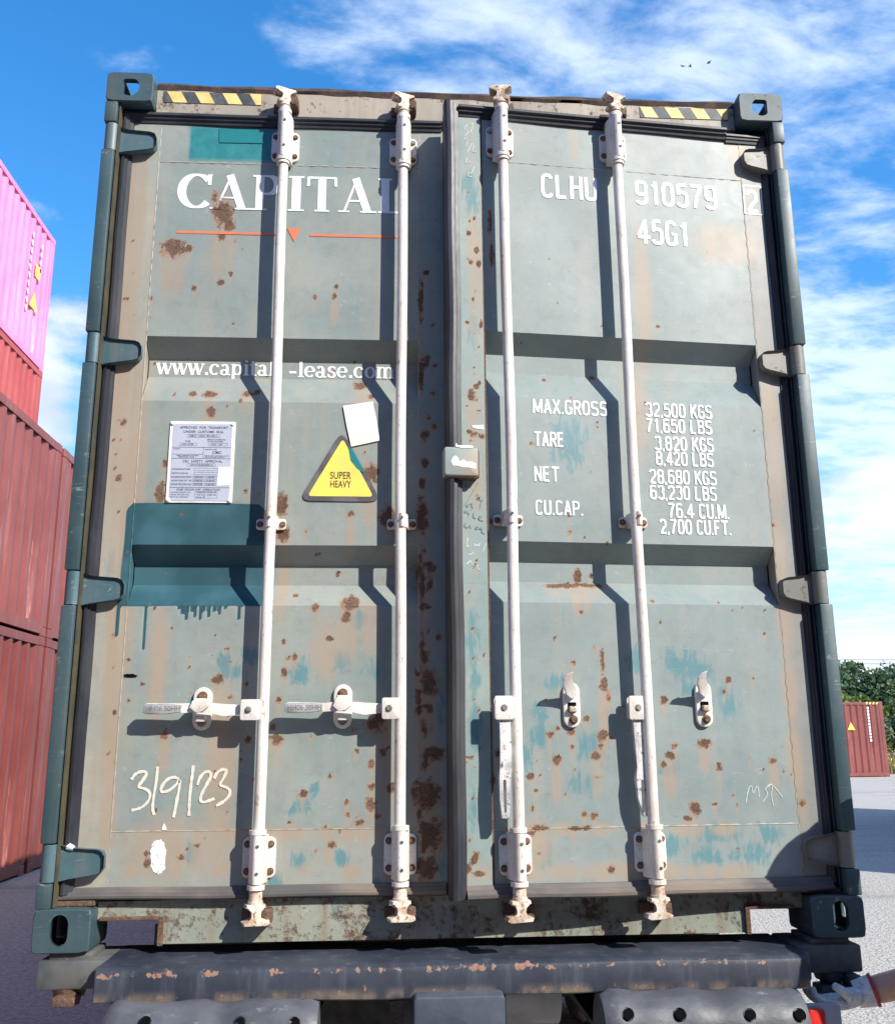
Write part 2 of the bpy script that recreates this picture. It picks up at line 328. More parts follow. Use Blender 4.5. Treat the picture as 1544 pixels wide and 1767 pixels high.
def m_simple(name, c1, c2, scale=20, rough=.5, metal=0, bumpk=.15, bscale=120, dirt=None, dirtcol=(.15, .1, .07), lo=.4, hi=.65, coord=(1, 1, 1)):
    m, k, b = newmat(name); v = k.coords('Object', coord)
    n = k.noise(v, scale, 5, .6); n2 = k.noise(v, bscale, 4, .6)
    col = k.mix(k.step(n, lo, hi), c1, c2)
    if dirt: col = k.mix(k.step(k.math('ADD', k.math('MULTIPLY', k.noise(v, scale*2.7, 6, .7), .7), k.math('MULTIPLY', n2, .3)), dirt, dirt+.09), col, dirtcol)
    if name == 'white_bar_paint': col = k.mix(k.math('MULTIPLY', k.step(n2, .60, .68), .6), col, (.30, .22, .17))
    k.put(b.inputs['Base Color'], col); k.put(b.inputs['Roughness'], k.math('ADD', rough-.1, k.math('MULTIPLY', n2, .2)))
    b.inputs['Metallic'].default_value = metal
    k.put(b.inputs['Normal'], k.bump(k.math('ADD', n2, n), bumpk, .002)); return m
BARW = m_simple('white_bar_paint', (.72, .685, .635), (.58, .51, .44), 9, .45, bumpk=.4, bscale=150, dirt=.575, dirtcol=(.33, .23, .17), coord=(1, 1, .45))
CAMW = m_simple('chipped_cam_paint', (.66, .58, .48), (.40, .27, .18), 26, .65, bumpk=.6, bscale=110, dirt=.52, dirtcol=(.17, .085, .045))
BOLT = m_simple('rusty_bolt', (.10, .05, .03), (.20, .11, .07), 90, .85, bumpk=.6, bscale=300)
BOLTG = m_simple('zinc_bolt', (.34, .33, .31), (.22, .19, .16), 60, .45, .6, .3, 200)
STEEL = m_simple('galvanised_steel', (.50, .50, .49), (.40, .39, .37), 30, .42, .55, .3, 150)
RUBBER = m_simple('gasket_rubber', (.014, .016, .023), (.038, .040, .047), 6, .5, bumpk=.25, bscale=70, dirt=.62, dirtcol=(.10, .09, .08), coord=(1, 1, .35))
RUBBERD = m_simple('dirty_gasket_rubber', (.085, .08, .08), (.19, .155, .125), 5, .65, bumpk=.3, bscale=70, coord=(.4, 1, 1))
BLACK = m_simple('black_recess', (.012, .012, .013), (.02, .02, .02), 20, .8)
HOLE = m_simple('hole_shade', (.004, .004, .005), (.003, .003, .003), 20, .95)  # flat black: the shade inside slots and bolt holes is in the colour
HOLE.node_tree.nodes['Principled BSDF'].inputs['Specular IOR Level'].default_value = .05
WHITE = m_simple('white_vinyl', (.82, .83, .83), (.76, .78, .79), 12, .45, dirt=.66, dirtcol=(.36, .40, .39))
CHALK = m_simple('chalk', (.68, .62, .51), (.58, .54, .46), 40, .9, dirt=.55, dirtcol=(.40, .43, .40))
PEN = m_simple('marker_ink', (.10, .16, .18), (.16, .21, .22), 60, .6)
SCRATCH = m_simple('scratch', (.55, .62, .62), (.45, .55, .56), 60, .6)
ORANGE = m_simple('orange_vinyl', (.66, .17, .075), (.58, .16, .08), 14, .5, dirt=.66, dirtcol=(.3, .2, .15))
YELLOW = m_simple('yellow_vinyl', (.85, .66, .10), (.80, .58, .12), 8, .45)
TAPEY = m_simple('tape_yellow', (.78, .58, .22), (.70, .42, .13), 10, .5, dirt=.62, dirtcol=(.45, .22, .08))
TAPEB = m_simple('tape_black', (.045, .05, .055), (.10, .11, .11), 10, .5)
FRAMEK = m_simple('sign_backing', (.06, .06, .066), (.12, .115, .12), 14, .6)
PAPER = m_simple('bleached_paper', (.84, .80, .68), (.78, .70, .55), 9, .8)
PLATE = m_simple('aluminium_plate', (.45, .475, .56), (.39, .42, .50), 6, .45, .1, .2)
PLATEF = m_simple('plate_frame', (.80, .79, .76), (.66, .60, .54), 14, .5)
PLATEI = m_simple('plate_ink', (.055, .06, .10), (.08, .09, .14), 40, .6)
INK = m_simple('black_ink', (.03, .028, .024), (.05, .045, .03), 40, .6)
WHITEP = m_simple('white_splash', (.82, .86, .88), (.74, .82, .86), 60, .6, bumpk=.4)
SEAL = m_simple('pale_sealant', (.62, .74, .82), (.72, .78, .80), 40, .6, bumpk=.5)
WELD = m_paint('weld_bead', (.34, .31, .25), (.28, .29, .25), stain=(.30, .19, .11), rustlow=.12)
FRESHM = m_simple('fresh_teal', (.012, .185, .20), (.014, .165, .18), 10, .4)
CAPF = m_paint('white_lettering', (.82, .83, .83), (.78, .80, .80), stain=(.6, .6, .58), speck=.15, teal_amt=0, streaky=.1)

def m_beam():
    m, k, b = newmat('navy_beam_paint'); v = k.coords('Object'); vs = k.coords('Object', (14, 14, 1.2))
    sp = k.new('ShaderNodeSeparateXYZ'); tcn = k.new('ShaderNodeTexCoord'); k.l.new(tcn.outputs['Object'], sp.inputs[0]); z = sp.outputs[2]
    n1 = k.noise(v, 4, 5, .6); n2 = k.noise(v, 60, 5, .65); n3 = k.noise(vs, 1.7, 4, .6); n4 = k.noise(k.coords('Object', (1, 1, .5)), 16, 4, .6)
    col = k.mix(k.step(n1, .35, .65), (.020, .026, .040), (.037, .044, .061))
    col = k.mix(k.math('MULTIPLY', k.step(n3, .5, .78), .42), col, (.12, .135, .165))
    edge = k.math('MAXIMUM', k.step(k.math('ABSOLUTE', k.math('SUBTRACT', z, .962)), .0, .022, .17, 0), k.step(k.math('ABSOLUTE', k.math('SUBTRACT', z, .905)), 0, .02, .13, 0))
    ch = k.math('ADD', k.math('ADD', k.math('MULTIPLY', n2, .42), k.math('MULTIPLY', n4, .58)), edge)
    n5 = k.noise(k.coords('Object', (1, 1, .35), (4, 0, 2)), 38, 5, .7)
    chip = k.math('MAXIMUM', k.step(ch, .69, .715), k.step(k.math('ADD', n5, k.math('MULTIPLY', n1, .25)), .80, .82))
    col = k.mix(chip, col, k.mix(k.step(n2, .4, .6), (.22, .085, .05), (.25, .15, .10)))
    low = k.math('MULTIPLY', k.step(z, .925, .893), k.step(n4, .40, .6))
    col = k.mix(low, col, (.17, .13, .10))
    k.put(b.inputs['Base Color'], col); k.put(b.inputs['Roughness'], k.math('ADD', .38, k.math('MULTIPLY', n2, .25)))
    k.put(b.inputs['Normal'], k.bump(k.math('ADD', k.math('MULTIPLY', chip, -.6), k.math('ADD', n1, k.math('MULTIPLY', n2, .4))), .4, .003)); return m
BEAM = m_beam()
LBOX = m_simple('navy_box_paint', (.045, .055, .078), (.075, .086, .11), 5, .45, dirt=.62, dirtcol=(.15, .15, .16))
BUFFER = m_simple('buffer_rubber', (.045, .05, .06), (.088, .094, .107), 7, .5, bumpk=.6, bscale=60, dirt=.58, dirtcol=(.17, .175, .185), coord=(.5, 1, 1))
CHASSIS = m_simple('chassis_paint', (.03, .034, .04), (.055, .058, .062), 9, .55)
TYRE = m_simple('tyre_rubber', (.022, .022, .023), (.04, .04, .04), 20, .8)
TANK = m_simple('grey_tank', (.30, .30, .31), (.22, .22, .23), 8, .45)
LENS = m_simple('red_lens', (.55, .03, .02), (.6, .04, .03), 10, .2)

def m_box(name, c1, c2, streak=(.4, .3, .28)):
    m, k, b = newmat(name); v = k.coords('Object'); vs = k.coords('Object', (3, 3, .25))
    n1 = k.noise(v, .9, 5, .6); n2 = k.noise(vs, 2.6, 6, .66); n3 = k.noise(v, 14, 6, .68)
    col = k.mix(k.step(n1, .35, .66), c1, c2)
    col = k.mix(k.math('MULTIPLY', k.step(n2, .52, .72), .5), col, streak)
    col = k.mix(k.math('MULTIPLY', k.step(k.noise(k.coords('Object', (1, 1, .12), (2, 7, 1)), 9, 6, .7), .62, .70), .55), col, tuple(min(1, c*1.5) for c in streak))
    col = k.mix(k.step(n3, .70, .75), col, (.10, .045, .03))
    k.put(b.inputs['Base Color'], col); b.inputs['Roughness'].default_value = .5
    k.put(b.inputs['Normal'], k.bump(n1, .3, .02)); return m
RED1 = m_box('brick_red_paint', (.165, .036, .031), (.21, .052, .045), (.33, .14, .12))
RED2 = m_box('faded_red_paint', (.19, .046, .041), (.24, .066, .058), (.38, .18, .16))
RED3 = m_box('rose_red_paint', (.34, .055, .055), (.40, .08, .075), (.5, .2, .19))
PINK = m_box('pink_paint', (.66, .19, .38), (.72, .25, .45), (.75, .4, .52))
MAROON = m_box('maroon_paint', (.16, .034, .029), (.20, .048, .041), (.27, .11, .095))

def m_ground():
    m, k, b = newmat('gravel'); v = k.coords('Object')
    n1 = k.noise(v, .22, 5, .6); n2 = k.noise(v, 26, 6, .72); n3 = k.noise(v, 2.1, 6, .65)
    vo = k.new('ShaderNodeTexVoronoi'); k.put(vo.inputs['Vector'], v); vo.inputs['Scale'].default_value = 55
    col = k.mix(k.step(n1, .32, .66), (.46, .43, .385), (.54, .51, .46))
    col = k.mix(k.math('MULTIPLY', k.step(n3, .5, .72), .5), col, (.27, .265, .26))
    col = k.mix(k.math('MULTIPLY', k.step(n2, .42, .66), .65), col, (.56, .55, .54))
    col = k.mix(k.step(k.noise(v, 38, 3, .6), .64, .70), col, (.10, .095, .09))
    col = k.mix(k.math('MULTIPLY', k.step(vo.outputs['Distance'], .0, .5), .25), (.2, .19, .19), col)
    col = k.mix(.55, col, k.mix(k.step(n2, .35, .65), (.30, .28, .25), (.64, .61, .56)))
    col = k.mix(k.math('MULTIPLY', k.step(k.noise(k.coords('Object', (.35, 1.6, 1)), .5, 6, .65), .52, .66), .45), col, (.16, .15, .135))   # worn wheel tracks
    k.put(b.inputs['Base Color'], col); b.inputs['Roughness'].default_value = .92
    k.put(b.inputs['Normal'], k.bump(k.math('ADD', n2, k.math('MULTIPLY', vo.outputs['Distance'], .8)), .8, .012)); return m
GROUND = m_ground()
def m_leaf(name, c1, c2):
    m, k, b = newmat(name); g = k.new('ShaderNodeNewGeometry'); n = k.noise(k.coords('Object'), 1.1, 3, .6)
    col = k.mix(k.step(k.math('ADD', k.math('MULTIPLY', g.outputs['Random Per Island'], .55), k.math('MULTIPLY', n, .5)), .25, .8), c1, c2)
    k.put(b.inputs['Base Color'], col); b.inputs['Roughness'].default_value = .6
    tr = k.new('ShaderNodeBsdfTranslucent'); k.put(tr.inputs['Color'], col); mx = k.new('ShaderNodeMixShader'); mx.inputs[0].default_value = .25
    k.l.new(b.outputs[0], mx.inputs[1]); k.l.new(tr.outputs[0], mx.inputs[2]); k.l.new(mx.outputs[0], k.n['Material Output'].inputs[0]); return m
LEAFD = m_leaf('dark_leaves', (.035, .075, .035), (.085, .15, .06))
LEAFM = m_leaf('light_leaves', (.12, .18, .045), (.22, .27, .07))
REED = m_leaf('grey_green_leaves', (.10, .15, .075), (.17, .21, .10))
DRY = m_leaf('dry_grass', (.30, .24, .11), (.22, .21, .08))
FLOWER = m_leaf('yellow_flowers', (.75, .55, .03), (.85, .66, .06))
BARK = m_simple('bark', (.09, .065, .045), (.14, .105, .075), 12, .9, bumpk=.8, bscale=40)

# ------------------------------------------------------------------ ground
bm = B(); S = 900
vs = [bm.verts.new(q) for q in ((-S, -S, 0), (S, -S, 0), (S, S, 0), (-S, S, 0))]; bm.faces.new(vs)
setp(finish(bm, 'ground', GROUND), kind='structure')

# ------------------------------------------------------------------ the container in front
ZB = 1.0; ZT = ZB+2.896; HW = 1.219; LEN = 12.192
cont = empty('shipping_container', (0, 0, ZB), 'weathered grey-green shipping container on a trailer, white locking bars, right door ajar', 'container')

def casting(name, sx, yf, z0, mat, parent, slot, front=True, depth=.178, M=None, off=(0, 0, 0)):
    """hollow corner casting: front plate with its slot cut out, side walls behind it"""
    W_, H_ = .162, .118
    xa = sx*HW; xi = sx*(HW-W_); x0, x1 = min(xa, xi), max(xa, xi); z1 = z0+H_
    bm = B(); out = rrect(x0, x1, z0, z1, .014, 4)
    cxm = (x0+x1)/2+slot[0]; czm = (z0+z1)/2+slot[1]
    hole = slot[2](cxm, czm)
    n = len(out); m_ = len(hole)
    d = 1 if front else -1
    def ringv(pts, y): return [bm.verts.new((x, y, z)) for x, z in pts]
    # resample both outlines by angle about the hole centre so that they can be bridged
    K = 40
    def resample(pts):
        res = []
        for i in range(K):
            a = 2*math.pi*i/K+.01; dx, dz = math.cos(a), math.sin(a); best = None
            for j in range(len(pts)):
                (ax, az), (bx_, bz) = pts[j], pts[(j+1) % len(pts)]
                ex, ez = bx_-ax, bz-az; den = dx*ez-dz*ex
                if abs(den) < 1e-12: continue
                t = ((ax-cxm)*ez-(az-czm)*ex)/den; s_ = ((ax-cxm)*dz-(az-czm)*dx)/den
                if t > 0 and -1e-6 <= s_ <= 1+1e-6 and (best is None or t > best): best = t
            res.append((cxm+dx*best, czm+dz*best))
        return res
    o2, h2 = resample(out), resample(hole)
    # keep the true corners
    for cxn, czn in ((x0+.004, z0+.004), (x1-.004, z0+.004), (x1-.004, z1-.004), (x0+.004, z1-.004)):
        j = min(range(K), key=lambda q: (o2[q][0]-cxn)**2+(o2[q][1]-czn)**2); o2[j] = (cxn, czn)
    fo, fi = ringv(o2, yf), ringv(h2, yf); bi = ringv(h2, yf+d*.022)
    fo2 = ringv(o2, yf+d*.004); m1 = ringv(o2, yf+d*.045); m2 = ringv(o2, yf+d*.135); bo = ringv(o2, yf+d*depth); top_ = z0 > 2
    shrink = .012
    for q in fo: q.co.x += (-shrink*.25 if q.co.x > cxm else shrink*.25); q.co.z += (-shrink*.25 if q.co.z > czm else shrink*.25)
    for i in range(K):
        j = (i+1) % K
        bm.faces.new((fo[i], fo[j], fi[j], fi[i])); bm.faces.new((fi[i], fi[j], bi[j], bi[i]))
        bm.faces.new((fo[i], fo2[i], fo2[j], fo[j])); 
        mx_, mz_ = (o2[i][0]+o2[j][0])/2, (o2[i][1]+o2[j][1])/2
        hole_ = abs(mx_-cxm) < .036 and (mz_ > z1-.006 if top_ else mz_ < z0+.006)
        hole_ = hole_ or (abs(mz_-czm) < .030 and sx*mx_ > HW-.006)
        for a_, b2 in ((fo2, m1), (m1, m2), (m2, bo)):
            if a_ is m1 and hole_: continue
            bm.faces.new((a_[i], b2[i], b2[j], a_[j]))
    o = finish(bm, name, mat, parent, smooth=35); sd = o.modifiers.new('wall', 'SOLIDIFY'); sd.thickness = .012; sd.offset = -1; return o
def oval(hw, hh, k=8):
    def f(cx_, cz_):
        r = hw; pts = []
        for i in range(k+1): a = math.pi*i/k; pts.append((cx_+r*math.cos(a), cz_+hh-r+r*math.sin(a)))
        for i in range(k+1): a = math.pi+math.pi*i/k; pts.append((cx_+r*math.cos(a), cz_-hh+r+r*math.sin(a)))
        return pts
    return f
def shield(s):
    def f(cx_, cz_):
        pts = []
        for i in range(24):
            a = 2*math.pi*i/24; x = .034*math.cos(a); z = .037*math.sin(a)
            if x*s > .024: x = .024*s
            z = max(min(z, .031), -.037); pts.append((cx_+x, cz_+z))
        return pts
    return f
for sx in (-1, 1):
    casting('corner_casting', sx, .0, ZT-.118, TEALP, cont, (.0, 0, shield(sx)))
    casting('corner_casting', sx, .0, ZB, TEALP, cont, (sx*.006, .002, oval(.0255, .043)))
    casting('corner_casting', sx, LEN, ZT-.118, TEALP, cont, (0, 0, shield(sx)), front=False)
    casting('corner_casting', sx, LEN, ZB, TEALP, cont, (0, 0, oval(.0255, .043)), front=False)

# hinge heights, read from the photograph on both sides
HZ_L = [P(228, y, .02)[1] for y in (238, 602, 1015, 1488)]
HZ_R = [P(x, y, .02)[1] for x, y in ((1340, 272), (1375, 622), (1415, 1014), (1455, 1466))]
GRIME = m_simple('grimy_flange', (.075, .062, .032), (.04, .042, .028), 14, .8)
HINGEL = m_paint('teal_hinge_paint', (.040, .092, .112), (.085, .145, .165), stain=(.17, .15, .12), speck=.5, streaky=.5)
KN = .052                                         # half height of a hinge knuckle
for sx, hz_ in ((-1, HZ_L), (1, HZ_R)):
    bm = B(); z = ZB+.118
    cuts = sorted(hz_)
    segs = []; a = z
    for h in cuts: segs.append((a, h-KN-.003)); a = h+KN+.003
    segs.append((a, ZT-.118))
    for a, b_ in segs:
        x0, x1 = (-HW, -1.176) if sx < 0 else (1.176, HW)
        box(bm, x0, x1, .002, .058, a, b_, .004, 2)
    x0, x1 = (-HW+.002, -1.176) if sx < 0 else (1.176, HW-.002)
    box(bm, x0, x1, .05, .19, z, ZT-.118)
    x0, x1 = (-1.185, -1.06) if sx < 0 else (1.06, 1.185)
    box(bm, x0, x1, .125, .185, z, ZT-.118)
    post = finish(bm, 'corner_post', TEALP, cont, smooth=40)
    bm = B(); x0, x1 = (-1.1715, -1.167) if sx < 0 else (1.169, 1.1715)
    box(bm, x0, x1, .014 if sx < 0 else .04, .124, z+.002, ZT-.12); finish(bm, 'inner_flange', GRIME if sx < 0 else TEALP, post)
    for h in cuts:
        bm = B(); cyl(bm, (sx*1.194, .03, h+KN), (sx*1.194, .03, h+KN+.012), .009, seg=10); finish(bm, 'hinge_pin', CRUST, post, smooth=40)

# header
bm = B(); gridbox(bm, -HW+.163, HW-.163, .055, .12, 3.775, 3.868, .014)
header = finish(bm, 'header', HEADP, cont, wear='L')
bm = B(); n = 90; xs = np.linspace(-HW+.163, HW-.163, n)
lo = [bm.verts.new((x, .0546, 3.866+.006*math.sin(x*9)*math.sin(x*23+1)+(.010 if abs(x-.44) < .035 or abs(x-.22) < .03 else 0))) for x in xs]
md = [bm.verts.new((x, .049, 3.882+.004*math.sin(x*6+2))) for x in xs]
hi = [bm.verts.new((x, .052, 3.891+.0035*math.sin(x*17)*math.sin(x*5))) for x in xs]; bk = [bm.verts.new((x, .25, 3.894)) for x in xs]
for i in range(n-1):
    for a, b_ in ((lo, md), (md, hi), (hi, bk)): bm.faces.new((a[i], a[i+1], b_[i+1], b_[i]))
finish(bm, 'roof_edge', m_simple('dark_rusted_edge', (.045, .034, .03), (.10, .06, .042), 18, .9, bumpk=.7, bscale=90), header)
bm = B(); box(bm, -HW+.02, HW-.02, .121, .19, 3.72, 3.885); box(bm, -HW+.02, HW-.02, .15, LEN-.1, 3.868, 3.89); finish(bm, 'roof', TEALP, cont)
for nm, (xa, xb, yt_l, yb_l) in {'a': (275, 452, 150, 177), 'b': (1095, 1254, 178, 199)}.items():
    xl, zt = P(xa+8, yt_l+2, .053); xl2, zb_ = P(xa+8, yb_l-2, .053); xr, zr = P(xb, yt_l+ (8 if nm == 'a' else 4), .053)
    zt = min((zt+zr)/2, 3.862); zb_ = zt-.046
    bm = B(); prism(bm, [(xl, zb_), (xr, zb_), (xr, zt), (xl, zt)], .0532, .0548)
    tape = finish(bm, 'hazard_tape', TAPEB, header)
    pit = .098; x = xl+(.012 if nm == 'a' else -.005); bm = B()
    while x < xr:
        q = [(x+.024, zb_+.001), (x+.074, zb_+.001), (x+.050, zt-.001), (x, zt-.001)]
        q = [(min(max(u, xl+.001), xr-.001), v) for u, v in q]
        if q[1][0]-q[0][0] > .004 or q[2][0]-q[3][0] > .004: prism(bm, q, .0524, .0531)
        x += pit
    o = finish(bm, 'tape_stripes', TAPEY, header)
# sill with its two notches
bm = B()
nl0, nl1 = -1.05, -.878; nr0, nr1 = .888, 1.03; zn = 1.076
gridbox(bm, nl1, nr0, .07, .12, 1.008, 1.128, .012)
sill = finish(bm, 'sill', SILLP, cont, wear='L')
for x0, x1 in ((nl0-.01, nl1), (nr0, nr1+.03)):
    bm = B(); gridbox(bm, x0+.001, x1-.001, .0705, .12, zn, 1.127, .012); finish(bm, 'sill_end', SILLP, sill, wear='L')
for x0, x1, s_ in ((nl0, nl1, -1), (nr0, nr1, 1)):
    bm = B(); box(bm, x0, x1, .058, .20, zn-.001, zn+.009, .002)
    if s_ < 0: box(bm, x1-.002, x1+.013, .058, .20, 1.004, zn+.008, .002)
    else: box(bm, x0-.013, x0+.002, .058, .20, 1.004, zn+.008, .002)
    finish(bm, 'notch_frame', CRUST, sill)
bm = B(); box(bm, -1.0, 1.0, .121, .3, 1.085, 1.13); box(bm, nl1+.05, nr0-.05, .121, .26, 1.012, 1.084); finish(bm, 'threshold', CRUST, sill)
for s_ in (-1, 1):
    bm = B(); box(bm, *sorted((s_*1.062, s_*1.20)), .045, .17, 1.1185, 1.1335, .003); finish(bm, 'rust_ledge', CRUST, sill)
bm = B(); box(bm, -1.05, 1.05, .30, LEN-.1, 1.15, 1.19)
for i in range(24): box(bm, -1.05, 1.05, .5+i*.48, .56+i*.48, 1.06, 1.15)
finish(bm, 'floor_underside', CHASSIS, cont)

def corrugated(bm, L, z0, z1, pitch=.278, depth=.036, thick=0, y0=0):
    """side sheet in the y-z plane, outer face at x = 0, folds reach x = -depth"""
    n = int(L/pitch); y = (L-n*pitch)/2+y0; pr = [(y0, 0), (y, 0)]
    for i in range(n):
        pr += [(y+.07+.000, 0), (y+.139, -depth), (y+.209, -depth), (y+.278, 0)]; y += pitch
    pr.append((y0+L, 0)); a = [bm.verts.new((x, yy, z0)) for yy, x in pr]; b_ = [bm.verts.new((x, yy, z1)) for yy, x in pr]
    for i in range(len(pr)-1): bm.faces.new((a[i], a[i+1], b_[i+1], b_[i]))
for sx in (-1, 1):
    bm = B(); corrugated(bm, LEN-.4, 1.16, 3.84, y0=.2)
    for v in bm.verts: v.co.x = sx*(HW-.012+v.co.x)
    box(bm, *sorted((sx*(HW-.06), sx*(HW-.004))), .19, LEN-.19, 1.01, 1.165); box(bm, *sorted((sx*(HW-.06), sx*(HW-.004))), .19, LEN-.19, 3.83, 3.892)
    finish(bm, 'side_wall', TEALP, cont)
bm = B(); box(bm, -HW+.02, HW-.02, LEN-.09, LEN-.02, 1.02, 3.88); finish(bm, 'front_wall', TEALP, cont)

# ------------------------------------------------------------------ doors
G1 = (2.916, 2.856, 2.792, 2.686); G2 = (2.198, 2.142, 2.076, 2.002); GD = .060
ZPT, ZPB = 3.578, 1.325; YF = .06
def zprofile():
    key = [(ZPB, 0), (G2[3], 0), (G2[2], GD), (G2[1], GD), (G2[0], 0), (G1[3], 0), (G1[2], GD), (G1[1], GD), (G1[0], 0), (ZPT, 0)]
    out = [key[0]]
    for (za, da), (zb_, db) in zip(key[:-1], key[1:]):
        m_ = max(1, round(abs(zb_-za)/.0085))
        for i in range(1, m_+1): out.append((za+(zb_-za)*i/m_, da+(db-da)*i/m_))
    return out
def door(side, M, x0, x1):
    bm = B(); pr = zprofile(); xs = np.linspace(x0, x1, round((x1-x0)/.0085)+1)
    V = [[bm.verts.new((x, YF+d+.0005*math.sin(x*5.1+z*2.3)*math.sin(z*3.7+x), z)) for x in xs] for z, d in pr]
    for i in range(len(pr)-1):
        for j in range(len(xs)-1): bm.faces.new((V[i][j], V[i][j+1], V[i+1][j+1], V[i+1][j]))
    return finish(bm, 'door', PANEL if side == 'L' else PANEL_R, cont, M, smooth=14, wear=side)
XL0, XL1, XR0, XR1 = -1.035, -.117, .102, 1.062
doorL = door('L', IDM, XL0, XL1); doorR = door('R', DOORM, XR0, XR1)
def part(name, side, mat, fn, smooth=None, wear=False, parent=None):
    bm = B(); fn(bm); return finish(bm, name, mat, parent or (doorL if side == 'L' else doorR), smooth=smooth, wear=side if wear else None)
RAILB = m_paint('lower_rail_paint', (.275, .285, .25), (.225, .262, .245), stain=(.30, .24, .17), streaky=.5, teal_amt=.85)
# frames: stiles and rails, 2-3 mm proud of nothing: they butt the panel
part('stile', 'L', STILE, lambda b: gridbox(b, -1.128, XL0-.002, YF-.001, .115, 1.165, 3.735, .012), wear=True)
part('stile', 'L', PANEL, lambda b: gridbox(b, XL1+.003, -.018, YF-.001, .115, 1.165, 3.735, .010), wear=True)
part('rail', 'L', PANEL, lambda b: gridbox(b, XL0-.002, XL1+.003, YF-.0005, .115, ZPT+.004, 3.735, .010), wear=True)
part('rail', 'L', RAILB, lambda b: gridbox(b, XL0-.002, XL1+.003, YF-.0005, .115, 1.165, ZPB-.004, .010), wear=True)
part('stile', 'R', STILE_R, lambda b: gridbox(b, .012, XR0-.006, YF-.004, .115, 1.165, 3.735, .008), wear=True)
part('stile', 'R', STILE_H, lambda b: gridbox(b, XR1+.003, 1.140, YF-.001, .115, 1.165, 3.735, .012), wear=True)
part('rail', 'R', PANEL_R, lambda b: gridbox(b, XR0, XR1+.003, YF-.0005, .115, ZPT-.016, 3.735, .010), wear=True)
part('rail', 'R', PANEL_R, lambda b: gridbox(b, XR0, XR1+.003, YF-.0005, .115, 1.165, ZPB-.004, .010), wear=True)
# weld beads where panel and frame meet
def bead(name, side, pts, r=.0024):
    def f(bm):
        p = []
        for (xa, za), (xb, zb_) in zip(pts[:-1], pts[1:]):
            m_ = int(math.hypot(xb-xa, zb_-za)/.012)+1
            for i in range(m_): p.append((xa+(xb-xa)*i/m_, za+(zb_-za)*i/m_))
        p.append(pts[-1]); hor = abs(pts[0][0]-pts[-1][0]) > abs(pts[0][1]-pts[-1][1]); rings = []
        for i, (x, z) in enumerate(p):
            j = r*(1+.3*math.sin(i*1.7)+.2*random.uniform(-1, 1)); ring = []
            for a in range(5):
                t = math.pi*a/4; u = math.cos(t)*j; v = YF+.001-math.sin(t)*j*.8
                ring.append(bm.verts.new((x, v, z+u) if hor else (x+u, v, z)))
            rings.append(ring)
        for q, s_ in zip(rings[:-1], rings[1:]):
            for a in range(4): bm.faces.new((q[a], q[a+1], s_[a+1], s_[a]))
    return part(name, side, WELD, f, smooth=60, wear=True)
bead('weld_bead', 'L', [(XL0, 1.17), (XL0, 3.73)]); bead('weld_bead', 'L', [(XL0, ZPT+.002), (XL1, ZPT+.002)], .003)
bead('weld_bead', 'L', [(XL0, ZPB-.002), (XL1, ZPB-.002)]); bead('weld_bead', 'L', [(XL1+.001, 1.17), (XL1+.001, 3.73)], .0025)
bead('weld_bead', 'R', [(XR0, ZPB-.002), (XR1, ZPB-.002)]); bead('weld_bead', 'R', [(XR0, ZPT-.016), (XR1, ZPT-.016)], .0028)
bead('weld_bead', 'R', [(XR1+.001, 1.17), (XR1+.001, 3.73)])
part('seam_rust', 'R', CRUST, lambda b: box(b, XR0-.0065, XR0+.0, YF-.002, .07, 1.17, 3.73))
# rubber gaskets: ribbed section swept along each edge
def gasket(side, axis, a0, a1, w0, w1, y_in=.0605, lift=.020, mat=None, flip=False, wob=.0012):
    prof = [(0, 0), (.03, .72), (.16, .95), (.36, 1.0), (.42, .72), (.62, .66), (.68, .42), (.95, .30), (1, 0)]
    if flip: prof = [(1-u, v) for u, v in prof][::-1]
    def f(bm):
        m_ = max(2, int(abs(a1-a0)/.05)); rows = []
        for i in range(m_+1):
            s_ = a0+(a1-a0)*i/m_; j = wob*math.sin(s_*11)+wob*math.sin(s_*4.3+1)
            rows.append([bm.verts.new((w0+(w1-w0)*u+j, y_in-v*lift+j, s_) if axis == 'z' else (s_, y_in-v*lift+j, w0+(w1-w0)*u+j)) for u, v in prof])
        for q, r_ in zip(rows[:-1], rows[1:]):
            for a in range(len(prof)-1): bm.faces.new((q[a], q[a+1], r_[a+1], r_[a]))
        bm.faces.new(rows[0]); bm.faces.new(rows[-1][::-1])
    return part('gasket', side, mat or RUBBER, f, smooth=25)
gasket('L', 'z', 1.15, 3.76, -1.166, -1.127, lift=.022)
gasket('L', 'x', -1.166, -.034, 3.770, 3.728, lift=.022)
gasket('L', 'x', -1.166, -.034, 1.132, 1.168, lift=.020, mat=RUBBERD)
gasket('R', 'z', 1.133, 3.767, -.034, .020, lift=.040, wob=.0016)
gasket('R', 'x', .018, 1.01, 3.767, 3.722, lift=.028)
gasket('R', 'x', 1.012, 1.16, 3.750, 3.712, lift=.016)
gasket('R', 'x', .018, 1.15, 1.128, 1.170, lift=.028, mat=RUBBERD)
gasket('R', 'z', 1.15, 3.74, 1.166, 1.138, lift=.016)
part('door_edge', 'R', RUBBER, lambda b: box(b, -.030, .010, .062, .114, 1.14, 3.76))
part('sealant', 'L', SEAL, lambda b: [cyl(b, (*P(119-i*1.0, 1455+i*2.6, .035)[:1], .036, P(119, 1462+random.uniform(-3, 3), .035)[1]), (P(119-i*1.0+9, 1455, .035)[0], .034, P(119, 1464+random.uniform(-3, 3), .035)[1]), .006+.003*random.random(), seg=7) for i in range(0, 5)], smooth=60)

